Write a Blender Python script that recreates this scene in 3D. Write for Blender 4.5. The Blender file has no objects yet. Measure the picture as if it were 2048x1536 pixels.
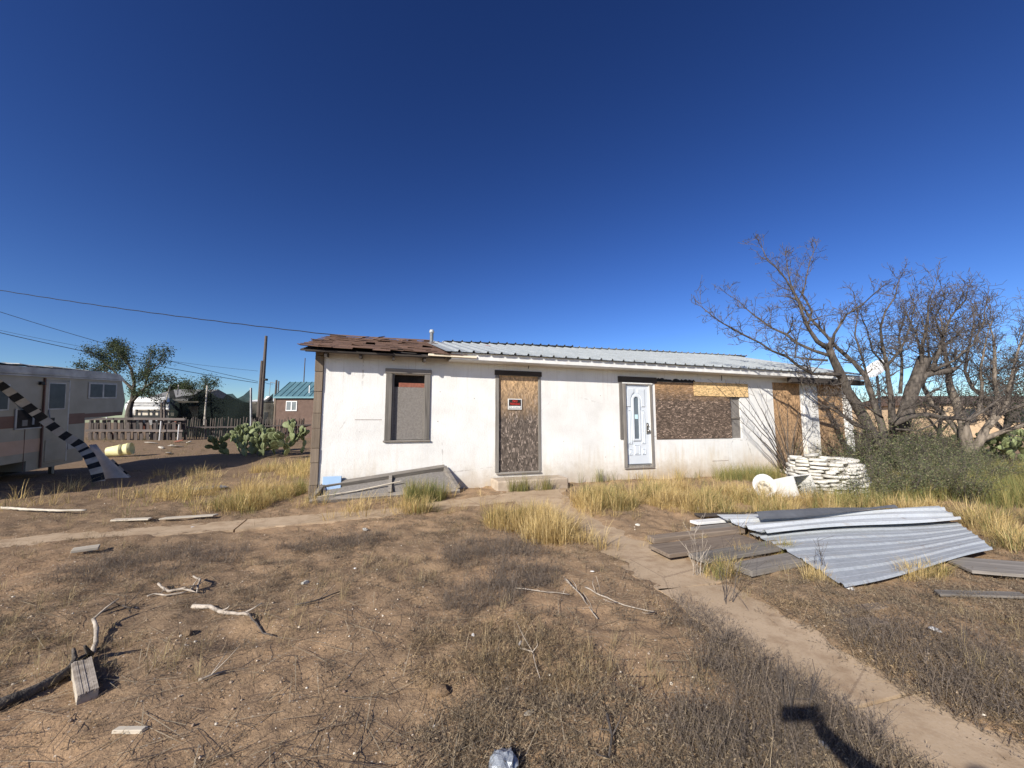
import bpy, bmesh, math, random
import numpy as np
from mathutils import Vector, Matrix, Quaternion
random.seed(7); RNG = np.random.default_rng(7)
R = math.radians
S = bpy.context.scene
COL = S.collection

# ------------------------------------------------------------------ camera, sky, sun, exposure
EYE = 1.45; FPX = 770.0; PITCH = math.atan(0.1)
cam = bpy.data.cameras.new('camera'); cam.sensor_fit = 'HORIZONTAL'; cam.sensor_width = 36
cam.lens = FPX / 2048 * 36; cam.clip_start = 0.02; cam.clip_end = 6000
camo = bpy.data.objects.new('camera', cam); COL.objects.link(camo)
camo.location = (0, 0, EYE); camo.rotation_euler = (R(90) + PITCH, 0, 0); S.camera = camo

SUN_EL, SUN_AZ = R(29.1), R(34.8)          # light travels forward and to the right
tow = Vector((math.sin(SUN_AZ) * math.cos(SUN_EL), math.cos(SUN_AZ) * math.cos(SUN_EL), -math.sin(SUN_EL)))
wd = bpy.data.worlds.new('World'); S.world = wd; wd.use_nodes = True
nt = wd.node_tree; bg = nt.nodes['Background']
sky = nt.nodes.new('ShaderNodeTexSky'); sky.sky_type = 'NISHITA'; sky.sun_disc = False
sky.sun_elevation = SUN_EL; sky.sun_rotation = math.atan2(-tow.x, -tow.y)
sky.air_density = 1.0; sky.dust_density = 1.0; sky.ozone_density = 3.0; sky.altitude = 900
hs = nt.nodes.new('ShaderNodeHueSaturation'); hs.inputs['Saturation'].default_value = 1.13; hs.inputs['Hue'].default_value = 0.510
nt.links.new(sky.outputs[0], hs.inputs['Color']); 
sc_a = nt.nodes.new('ShaderNodeVectorMath'); sc_a.operation = 'SCALE'; sc_a.inputs['Scale'].default_value = 1 / 6      # one tone curve for the whole sky: deeper blue overhead
gm = nt.nodes.new('ShaderNodeGamma'); gm.inputs[1].default_value = 1.5; sc_b = nt.nodes.new('ShaderNodeVectorMath'); sc_b.operation = 'SCALE'; sc_b.inputs['Scale'].default_value = 6
nt.links.new(hs.outputs[0], sc_a.inputs[0]); nt.links.new(sc_a.outputs[0], gm.inputs[0]); nt.links.new(gm.outputs[0], sc_b.inputs[0]); nt.links.new(sc_b.outputs[0], bg.inputs[0])
bg.inputs[1].default_value = 0.098
sl = bpy.data.lights.new('sun', 'SUN'); sl.energy = 4.9; sl.angle = R(0.53); sl.color = (1, 0.945, 0.855)
so = bpy.data.objects.new('sun', sl); COL.objects.link(so); so.location = (-20, -30, 30)
so.rotation_euler = tow.to_track_quat('-Z', 'Y').to_euler()
vs = S.view_settings; vs.view_transform = 'Standard'; vs.look = 'None'; vs.gamma = 1; vs.use_curve_mapping = False
vs.exposure = 0.5

# ------------------------------------------------------------------ survey helpers (photo pixel -> place)
CP, SP = math.cos(PITCH), math.sin(PITCH)
def ray(x, y):
    r = (x - 1024) / FPX; u = (768 - y) / FPX
    return r, CP - u * SP, u * CP + SP
def at(x, y, Y):
    a, b, c = ray(x, y); t = Y / b
    return Vector((a * t, Y, EYE + c * t))
def _h(xi, yi, seed):
    h = (xi.astype(np.int64) * 374761393 + yi.astype(np.int64) * 668265263 + seed * 144665) & 0xffffffff
    h = ((h ^ (h >> 13)) * 1274126177) & 0xffffffff
    return ((h ^ (h >> 16)) & 0xffff) / 65535.0
def vn(x, y, seed=0):
    xi = np.floor(x); yi = np.floor(y); fx = x - xi; fy = y - yi
    fx = fx * fx * (3 - 2 * fx); fy = fy * fy * (3 - 2 * fy)
    a = _h(xi, yi, seed); b = _h(xi + 1, yi, seed); c = _h(xi, yi + 1, seed); d = _h(xi + 1, yi + 1, seed)
    return (a * (1 - fx) + b * fx) * (1 - fy) + (c * (1 - fx) + d * fx) * fy
def fbm(x, y, seed=0, o=4):
    s = 0; a = 0.5; t = 0
    for i in range(o):
        s = s + a * vn(x * 2 ** i, y * 2 ** i, seed + i * 17); t += a; a *= 0.5
    return s / t
def sst(a, b, v):
    t = np.clip((v - a) / (b - a), 0, 1); return t * t * (3 - 2 * t)
PATH_A = [(2.1, 0.6, .30), (2.0, 1.8, .30), (1.84, 2.4, .27), (1.75, 3.0, .27), (1.66, 3.6, .30), (1.45, 4.3, .34), (1.1, 5.3, .36), (0.7, 6.4, .40), (0.45, 7.2, .5), (0.42, 8.3, .6)]
PATH_B = [(-9.5, 3.9, .2), (-6.2, 4.9, .2), (-4.8, 5.35, .18), (-3.2, 5.95, .2), (-2.0, 6.4, .24), (-0.9, 7.05, .34), (0.3, 7.5, .45)]
def path_d(x, y):
    best = np.full(np.shape(x), 9.0)
    for P in (PATH_A, PATH_B):
        for (x0, y0, w0), (x1, y1, w1) in zip(P[:-1], P[1:]):
            dx, dy = x1 - x0, y1 - y0; L = dx * dx + dy * dy
            t = np.clip(((x - x0) * dx + (y - y0) * dy) / L, 0, 1)
            d = np.hypot(x - x0 - t * dx, y - y0 - t * dy) - (w0 + t * (w1 - w0))
            best = np.minimum(best, d)
    return best
def gbase(x, y):
    return 0.40 * sst(12, 22, y) * sst(-2, -8, x) + 0.05 * sst(5.5, 7.5, y) * sst(6, 2, x)
def gz(x, y):
    x = np.asarray(x, float); y = np.asarray(y, float)
    near = sst(40, 12, np.hypot(x, y))
    n = (fbm(x * 0.7, y * 0.7, 3) - .5) * 0.10 + (fbm(x * 4, y * 4, 9, 4) - .5) * 0.075 + (fbm(x * 14, y * 14, 5, 2) - .5) * 0.032
    d = path_d(x, y)
    w = sst(-0.12, 0.10, d + (fbm(x * 3, y * 3, 21, 3) - .5) * 0.34)
    return gbase(x, y) + near * (n * w) - 0.035 * (1 - w) + 0.01
def gz1(x, y): return float(gz(np.array([x]), np.array([y]))[0])
def G(px, py, lift=0.0):
    a, b, c = ray(px, py); z = 0.0
    for _ in range(12):
        t = (z - EYE) / c; z = float(gbase(np.array([a * t]), np.array([b * t]))[0])
    return Vector((a * t, b * t, gz1(a * t, b * t) + lift))

# house frame: s along the front wall, y into the house
HA = R(18.5); HU = Vector((math.cos(HA), math.sin(HA), 0)); HN = Vector((-math.sin(HA), math.cos(HA), 0))
HO = Vector((3.1701, 9.7, 0)) - 7.2 * HU
def HW(s, y, z): return HO + s * HU + y * HN + Vector((0, 0, z))

# ------------------------------------------------------------------ node materials
def rgb(c): return (c[0], c[1], c[2], 1)
class NM:
    def __init__(s, name):
        s.m = bpy.data.materials.new(name); s.m.use_nodes = True; s.t = s.m.node_tree
        s.b = s.t.nodes['Principled BSDF']
    def n(s, k, **kw):
        q = s.t.nodes.new(k)
        for a, v in kw.items(): setattr(q, a, v)
        return q
    def l(s, a, b): s.t.links.new(a, b)
    def coord(s, stretch=(1, 1, 1), kind='Object', rot=(0, 0, 0)):
        tc = s.n('ShaderNodeTexCoord'); mp = s.n('ShaderNodeMapping'); mp.inputs['Scale'].default_value = stretch
        mp.inputs['Rotation'].default_value = rot
        s.l(tc.outputs[kind], mp.inputs[0]); return mp.outputs[0]
    def noise(s, co, scale, detail=4, rough=.55, dist=0):
        q = s.n('ShaderNodeTexNoise'); q.inputs['Scale'].default_value = scale; q.inputs['Detail'].default_value = detail
        q.inputs['Roughness'].default_value = rough; q.inputs['Distortion'].default_value = dist
        s.l(co, q.inputs['Vector']); return q.outputs['Fac']
    def voro(s, co, scale, feature='F1', out='Distance', rnd=1):
        q = s.n('ShaderNodeTexVoronoi'); q.feature = feature; q.inputs['Scale'].default_value = scale
        q.inputs['Randomness'].default_value = rnd; s.l(co, q.inputs['Vector']); return q.outputs[out]
    def ramp(s, fac, stops, mode='LINEAR'):
        q = s.n('ShaderNodeValToRGB'); e = q.color_ramp.elements; q.color_ramp.interpolation = mode
        while len(e) < len(stops): e.new(0.5)
        for i, (p, c) in enumerate(stops):
            e[i].position = p; e[i].color = rgb(c) if not isinstance(c, (int, float)) else (c, c, c, 1)
        s.l(fac, q.inputs[0]); return q.outputs[0]
    def mix(s, fac, a, b, mode='MIX'):
        q = s.n('ShaderNodeMix', data_type='RGBA', blend_type=mode)
        for i, v in ((0, fac), (6, a), (7, b)):
            if isinstance(v, (int, float)): q.inputs[i].default_value = v
            elif isinstance(v, tuple): q.inputs[i].default_value = rgb(v)
            else: s.l(v, q.inputs[i])
        return q.outputs[2]
    def math(s, op, a, b=0.0):
        q = s.n('ShaderNodeMath', operation=op)
        for i, v in ((0, a), (1, b)):
            if isinstance(v, (int, float)): q.inputs[i].default_value = v
            else: s.l(v, q.inputs[i])
        return q.outputs[0]
    def bump(s, h, strength, dist=0.01):
        q = s.n('ShaderNodeBump'); q.inputs['Strength'].default_value = strength; q.inputs['Distance'].default_value = dist
        s.l(h, q.inputs['Height']); s.l(q.outputs[0], s.b.inputs['Normal'])
    def done(s, col, rough=.9, metal=0.0, spec=.25):
        if isinstance(col, tuple): s.b.inputs['Base Color'].default_value = rgb(col)
        else: s.l(col, s.b.inputs['Base Color'])
        if isinstance(rough, (int, float)): s.b.inputs['Roughness'].default_value = rough
        else: s.l(rough, s.b.inputs['Roughness'])
        s.b.inputs['Metallic'].default_value = metal; s.b.inputs['Specular IOR Level'].default_value = spec
        return s.m
MAT = {}
def plain(name, a, b, scale=8, rough=.85, metal=0, bump=.2, bd=.004, stretch=(1, 1, 1), spec=.25, lo=.35, hi=.65):
    q = NM(name); co = q.coord(stretch); f = q.noise(co, scale, 5)
    c = q.ramp(f, [(lo, a), (hi, b)])
    if bump: q.bump(q.noise(co, scale * 5, 4), bump, bd)
    MAT[name] = q.done(c, rough, metal, spec); return MAT[name]
def wood(name, a, b, axis=0, scale=9, bump=.6, rough=.9):
    st = [30, 30, 30]; st[axis] = 1.6
    q = NM(name); co = q.coord(tuple(v / 10 for v in st)); f = q.noise(co, scale, 6, .6, .4); g = q.noise(q.coord(), 2.2, 3)
    c = q.ramp(f, [(.3, a), (.5, tuple(.5 * (i + j) for i, j in zip(a, b))), (.7, b)])
    c = q.mix(q.math('MULTIPLY', g, .5), c, tuple(v * .6 for v in a))
    info = q.n('ShaderNodeObjectInfo'); hv = q.n('ShaderNodeHueSaturation')
    q.l(q.math('ADD', q.math('MULTIPLY', info.outputs['Random'], .45), .78), hv.inputs['Value']); q.l(c, hv.inputs['Color'])
    q.bump(f, bump, .004); MAT[name] = q.done(hv.outputs[0], rough); return MAT[name]

# bare dirt
q = NM('dirt'); co = q.coord()
big = q.noise(co, 0.45, 5, .6); mid = q.noise(co, 3.0, 6, .65); fine = q.noise(co, 45, 5, .7)
c = q.ramp(big, [(.32, (.245, .172, .105)), (.5, (.325, .218, .128)), (.68, (.405, .262, .152))])
c = q.mix(q.ramp(mid, [(.38, 0.0), (.62, .65)]), c, (.215, .150, .095))
c = q.mix(q.ramp(fine, [(.5, 0.0), (.72, .55)]), c, (.47, .325, .205))
c = q.mix(q.ramp(fine, [(.26, .65), (.42, 0.0)]), c, (.135, .092, .058))
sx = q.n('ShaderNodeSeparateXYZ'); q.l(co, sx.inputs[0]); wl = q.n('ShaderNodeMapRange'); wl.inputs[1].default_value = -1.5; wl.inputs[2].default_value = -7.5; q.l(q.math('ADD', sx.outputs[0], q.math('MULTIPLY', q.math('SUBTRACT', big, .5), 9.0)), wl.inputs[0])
c = q.mix(q.math('MULTIPLY', wl.outputs[0], .6), c, (.145, .102, .068))      # darker soil on the left, with the camper's deep shade painted in too
sp = q.voro(co, 60, out='Color'); spd = q.voro(co, 60)
hx = q.n('ShaderNodeSeparateColor'); q.l(sp, hx.inputs[0])
pb = q.math('MULTIPLY', q.math('GREATER_THAN', hx.outputs[0], .93), q.math('LESS_THAN', spd, .3))
c = q.mix(pb, c, (.50, .42, .33))
q.bump(q.math('ADD', q.math('MULTIPLY', mid, .8), q.math('MULTIPLY', fine, .45)), .8, .03)
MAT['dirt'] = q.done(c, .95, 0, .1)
# trodden concrete walk, dusted with sand
q = NM('path'); co = q.coord(); f = q.noise(co, 1.6, 6, .6); g = q.noise(co, 60, 4, .7)
c = q.ramp(f, [(.3, (.36, .265, .170)), (.7, (.49, .370, .250))])
c = q.mix(q.ramp(g, [(.5, 0.0), (.7, .4)]), c, (.5, .41, .31)); c = q.mix(q.ramp(g, [(.3, .5), (.42, 0.0)]), c, (.2, .15, .105))
pt_ = q.noise(co, 5, 5, .65); c = q.mix(q.ramp(pt_, [(.48, 0.0), (.66, .75)]), c, (.29, .20, .125)); vc = q.voro(q.coord((1, 1, 0)), .62, 'DISTANCE_TO_EDGE'); c = q.mix(q.math('MULTIPLY', q.math('LESS_THAN', q.math('ADD', vc, q.math('MULTIPLY', q.math('SUBTRACT', g, .5), .02)), .0035), .45), c, (.16, .115, .08))
q.bump(q.math('ADD', f, q.math('MULTIPLY', g, .3)), .5, .008); MAT['path'] = q.done(c, .95, 0, .1)
# old whitewashed stucco
q = NM('stucco'); co = q.coord(); f = q.noise(co, 1.3, 6, .62); g = q.noise(co, 70, 5, .75); dr = q.noise(q.coord((6, 6, .5)), 2.2, 5, .6)
c = q.ramp(f, [(.3, (.64, .625, .59)), (.55, (.74, .73, .70)), (.75, (.79, .785, .76))])
c = q.mix(q.ramp(dr, [(.56, 0.0), (.8, .4)]), c, (.55, .52, .47))
sx = q.n('ShaderNodeSeparateXYZ'); q.l(q.coord(), sx.inputs[0])
low = q.n('ShaderNodeMapRange'); low.inputs[1].default_value = .9; low.inputs[2].default_value = .1; q.l(q.math('ADD', sx.outputs[2], q.math('MULTIPLY', q.math('SUBTRACT', dr, .5), -1.3)), low.inputs[0])
lowr = q.n('ShaderNodeMapRange'); lowr.inputs[1].default_value = 5; lowr.inputs[2].default_value = 9; lowr.inputs[3].default_value = .4; lowr.inputs[4].default_value = 1.0; q.l(sx.outputs[0], lowr.inputs[0])
c = q.mix(q.math('MULTIPLY', low.outputs[0], q.math('MULTIPLY', lowr.outputs[0], q.ramp(f, [(.3, .9), (.65, .5)]))), c, (.55, .43, .26))
sp = q.voro(co, 3.1); c = q.mix(q.math('LESS_THAN', sp, .035), c, (.32, .28, .24))
run = q.noise(q.coord((9, 9, .28)), 2.6, 5, .65); topm = q.n('ShaderNodeMapRange'); topm.inputs[1].default_value = 1.7; topm.inputs[2].default_value = 2.7; q.l(sx.outputs[2], topm.inputs[0])
c = q.mix(q.math('MULTIPLY', q.ramp(run, [(.55, 0.0), (.72, .6)]), topm.outputs[0]), c, (.42, .37, .31))
spl = q.n('ShaderNodeMapRange'); spl.inputs[1].default_value = .55; spl.inputs[2].default_value = .05; q.l(q.math('ADD', sx.outputs[2], q.math('MULTIPLY', q.math('SUBTRACT', q.noise(co, 5, 6, .7), .5), -.9)), spl.inputs[0])
c = q.mix(q.math('MULTIPLY', spl.outputs[0], .6), c, (.36, .28, .19))
pa_ = q.noise(co, .8, 2, .4); c = q.mix(q.ramp(pa_, [(.52, 0.0), (.54, .16)]), c, (.60, .60, .585))
ce_ = q.voro(q.coord((1, 1, .8)), .75, 'DISTANCE_TO_EDGE'); ck = q.math('MULTIPLY', q.math('LESS_THAN', q.math('ADD', ce_, q.math('MULTIPLY', q.math('SUBTRACT', q.noise(co, 9, 4), .5), .06)), .0022), q.ramp(pa_, [(.5, 0.0), (.6, 1.0)]))
c = q.mix(q.math('MULTIPLY', ck, .45), c, (.22, .19, .16))
c = q.mix(q.ramp(g, [(.30, .6), (.44, 0.0)]), c, (.46, .43, .38))
q.bump(q.math('ADD', q.math('MULTIPLY', f, 1.5), q.math('MULTIPLY', q.noise(co, 34, 6, .75), .8)), .6, .016); MAT['stucco'] = q.done(c, .95, 0, .1)
# strand board, greyed by weather below the eave
def osb(name, z0, z1, fresh, dark, vert=False, gray=.8):
    q = NM(name); st = (1, 1, .42) if vert else (.45, 1, 1.1)
    co = q.coord(st); nz = q.noise(co, 9, 3)
    wq = q.n('ShaderNodeMixRGB'); wq.inputs[0].default_value = .08; q.l(co, wq.inputs[1]); tn = q.n('ShaderNodeTexNoise'); tn.inputs['Scale'].default_value = 14; q.l(co, tn.inputs['Vector']); q.l(tn.outputs['Color'], wq.inputs[2])
    v = q.voro(wq.outputs[0], 46, out='Color'); hx = q.n('ShaderNodeSeparateColor'); q.l(v, hx.inputs[0])
    fr = q.ramp(hx.outputs[0], [(.0, tuple(k * .55 for k in fresh)), (.5, fresh), (1, tuple(min(1, k * 1.45) for k in fresh))])
    dk = q.ramp(hx.outputs[1], [(.0, tuple(k * .45 for k in dark)), (.62, dark), (.86, tuple(k * 1.5 for k in dark)), (1, tuple(k * 3.1 for k in dark))])
    sx = q.n('ShaderNodeSeparateXYZ'); q.l(q.coord(), sx.inputs[0])
    mr = q.n('ShaderNodeMapRange'); mr.inputs[1].default_value = z1; mr.inputs[2].default_value = z0
    q.l(q.math('ADD', sx.outputs[2], q.math('MULTIPLY', q.math('SUBTRACT', nz, .5), .5)), mr.inputs[0])
    c = q.mix(mr.outputs[0], fr, dk)
    q.bump(hx.outputs[2], .5, .003); MAT[name] = q.done(c, .85, 0, .2)
osb('osb_door', 1.5, 2.5, (.50, .33, .18), (.125, .10, .082), True)
osb('osb_wide', 2.0, 2.65, (.42, .25, .12), (.13, .095, .072))
osb('osb_new', -2, -1, (.60, .41, .20), (.60, .41, .20))
osb('osb_brown', .2, 1.9, (.40, .250, .135), (.17, .125, .085), True)
plain('particle', (.165, .15, .135), (.225, .205, .185), 30, .9, bump=.5)
wood('grey_wood_x', (.15, .133, .115), (.33, .295, .255), 0)
wood('grey_wood_z', (.13, .118, .105), (.29, .265, .235), 2)
wood('brown_wood_x', (.15, .112, .083), (.36, .285, .215), 0)
wood('brown_wood_z', (.15, .115, .085), (.25, .20, .15), 2)
wood('dark_wood_x', (.045, .038, .034), (.10, .085, .075), 0)
wood('pole_wood', (.075, .06, .052), (.15, .125, .108), 2)
wood('pale_wood_x', (.42, .36, .28), (.6, .54, .44), 0)
wood('fence_wood_x', (.085, .070, .064), (.17, .145, .13), 0)
wood('fence_wood_z', (.095, .080, .068), (.20, .168, .14), 2)
wood('dark_wood_z', (.05, .040, .036), (.115, .094, .084), 2)
wood('shingle', (.105, .062, .046), (.25, .158, .115), 0, 12)
def metal(name, a, b, rough=.42, met=.75):
    q = NM(name); co = q.coord(); f = q.noise(co, 1.5, 5, .6); g = q.voro(co, 55, out='Color')
    hx = q.n('ShaderNodeSeparateColor'); q.l(g, hx.inputs[0])
    c = q.ramp(f, [(.3, a), (.7, b)]); c = q.mix(q.math('MULTIPLY', hx.outputs[0], .16), c, (.9, .92, .95))
    st = q.noise(q.coord((.5, 6, 6)), 3, 5, .7); c = q.mix(q.ramp(st, [(.54, 0.0), (.72, .5)]), c, (.34, .29, .23)); ru = q.noise(q.coord(), 4.5, 6, .7); c = q.mix(q.ramp(ru, [(.62, 0.0), (.72, .7)]), c, (.24, .15, .10))
    MAT[name] = q.done(c, q.math('ADD', q.math('MULTIPLY', st, .3), rough - .15), met, .4)
metal('galvanised', (.34, .362, .37), (.43, .452, .46), .6, .3)
metal('roof_metal', (.27, .295, .295), (.36, .385, .385), .6, .3)
metal('bright_metal', (.50, .525, .525), (.62, .64, .64), .5, .3)
plain('dull_metal', (.16, .165, .17), (.24, .245, .25), 3, .5, .5, .1)
plain('white_paint', (.64, .63, .60), (.74, .73, .70), 5, .6, bump=.15)
plain('door_white', (.56, .60, .64), (.61, .645, .68), 2, .45, bump=.05, spec=.4)
plain('cream_paint', (.72, .62, .46), (.8, .7, .55), 3, .7)
plain('porcelain', (.60, .585, .545), (.70, .685, .65), 4, .35, bump=.05, spec=.5)
plain('porcelain_dirty', (.14, .12, .09), (.46, .42, .33), 9, .6, bump=.1, lo=.42, hi=.52)
q = NM('lime_stone'); co = q.coord((1, 1, 1)); c = q.ramp(q.noise(co, 1.6, 6, .65), [(.32, (.40, .36, .29)), (.48, (.62, .59, .52)), (.7, (.74, .71, .64))]); inf = q.n('ShaderNodeObjectInfo'); hv = q.n('ShaderNodeHueSaturation'); q.l(q.math('ADD', q.math('MULTIPLY', inf.outputs['Random'], .24), .90), hv.inputs['Value']); q.l(c, hv.inputs['Color']); q.bump(q.noise(co, 5, 6, .7), .8, .03); MAT['lime_stone'] = q.done(hv.outputs[0], .95, 0, .1)
plain('black', (.012, .012, .012), (.025, .025, .025), 8, .7)
plain('dark_void', (.02, .018, .016), (.035, .03, .028), 8, .95)
plain('rust', (.10, .05, .03), (.2, .1, .06), 8, .9)
plain('nickel', (.30, .28, .26), (.42, .40, .37), 9, .35, .9, .1)
plain('red_paint', (.42, .03, .025), (.52, .045, .035), 9, .6)
plain('brick_red', (.20, .075, .05), (.28, .11, .075), 20, .9)
plain('blue_plastic', (.28, .42, .62), (.34, .48, .68), 3, .55)
plain('trailer_skin', (.24, .222, .182), (.30, .278, .232), 2.2, .55, bump=.08)
plain('trailer_brown', (.115, .062, .045), (.15, .085, .065), 3, .6)
plain('trailer_tan', (.36, .255, .19), (.42, .30, .235), 3, .6)
plain('trailer_roof', (.26, .26, .255), (.42, .42, .41), 3, .7)
plain('canvas', (.40, .345, .285), (.50, .44, .37), 4, .9)
plain('canvas_white', (.36, .32, .26), (.46, .42, .35), 6, .9)
plain('bucket_yellow', (.62, .57, .27), (.70, .65, .36), 4, .5)
plain('teal_roof', (.10, .20, .235), (.13, .245, .28), 2, .45, .3, .05)
plain('brown_siding', (.115, .075, .058), (.15, .10, .078), 4, .85)
plain('tan_wall', (.47, .335, .205), (.55, .40, .255), 3, .9)
plain('grey_roof', (.16, .155, .15), (.22, .215, .205), 4, .8)
plain('beige_wall', (.46, .41, .33), (.52, .47, .39), 3, .8)
plain('concrete', (.34, .27, .20), (.46, .38, .29), 5, .95, bump=.6, bd=.01)
plain('bark', (.048, .041, .035), (.14, .118, .098), 14, .95, bump=.9, bd=.02, stretch=(1, 1, .35))
plain('bark_pale', (.13, .108, .085), (.27, .225, .18), 12, .95, bump=.9, bd=.02, stretch=(1, 1, .25))
plain('twig', (.058, .049, .043), (.12, .101, .088), 10, .95, bump=0)
plain('dry_stick', (.23, .19, .15), (.46, .40, .33), 14, .95, bump=.5)
plain('wire', (.02, .02, .02), (.03, .03, .03), 4, .7, bump=0)
plain('cloth_shirt', (.05, .06, .09), (.07, .08, .12), 9, .9)
plain('cloth_jeans', (.03, .04, .07), (.05, .06, .1), 12, .9)
plain('skin', (.42, .25, .17), (.46, .28, .19), 9, .6)
plain('hair', (.03, .02, .015), (.05, .035, .025), 20, .7)
plain('foil', (.22, .25, .29), (.46, .48, .50), 25, .35, .35, .3)
q = NM('glass_dark'); MAT['glass_dark'] = q.done(q.ramp(q.noise(q.coord(), 5, 4), [(.3, (.02, .022, .025)), (.7, (.05, .052, .055))]), .4, 0, .25)
q = NM('pane'); co = q.coord(); MAT['pane'] = q.done(q.ramp(q.noise(co, 3, 3), [(.3, (.10, .125, .15)), (.7, (.15, .18, .21))]), .15, 0, .6)
q = NM('sticker'); MAT['sticker'] = q.done(q.ramp(q.noise(q.coord(), 60, 2), [(.4, (.45, .68, .74)), (.6, (.6, .78, .82))]), .5)
def leafy(name, transl=.3, rough=.75):
    q = NM(name); a = q.n('ShaderNodeVertexColor'); a.layer_name = 'Col'
    m = q.done(a.outputs[0], rough, 0, .15)
    tr = q.n('ShaderNodeBsdfTranslucent'); q.l(a.outputs[0], tr.inputs[0]); mx = q.n('ShaderNodeMixShader'); mx.inputs[0].default_value = transl
    q.l(q.b.outputs[0], mx.inputs[1]); q.l(tr.outputs[0], mx.inputs[2]); q.l(mx.outputs[0], q.t.nodes['Material Output'].inputs[0])
    MAT[name] = m
leafy('blade'); leafy('pebble', 0, .95)
q = NM('cactus'); co = q.coord(); v = q.voro(co, 13); c = q.ramp(q.noise(co, 3, 3), [(.3, (.125, .150, .065)), (.7, (.20, .225, .105))])
c = q.mix(q.math('LESS_THAN', v, .16), c, (.36, .36, .2)); inf = q.n('ShaderNodeObjectInfo'); hv = q.n('ShaderNodeHueSaturation'); q.l(q.math('ADD', q.math('MULTIPLY', inf.outputs['Random'], .7), .6), hv.inputs['Value']); q.l(c, hv.inputs['Color'])
MAT['cactus'] = q.done(hv.outputs[0], .6, 0, .3)
q = NM('net'); co = q.coord(); tr = q.n('ShaderNodeBsdfTransparent'); mx = q.n('ShaderNodeMixShader')
q.l(q.ramp(q.noise(co, 1.3, 4), [(.3, .80), (.7, .96)]), mx.inputs[0]); q.l(tr.outputs[0], mx.inputs[1]); q.l(q.b.outputs[0], mx.inputs[2]); q.l(mx.outputs[0], q.t.nodes['Material Output'].inputs[0])
MAT['net'] = q.done((.009, .013, .012), .9, 0, .05)

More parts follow.
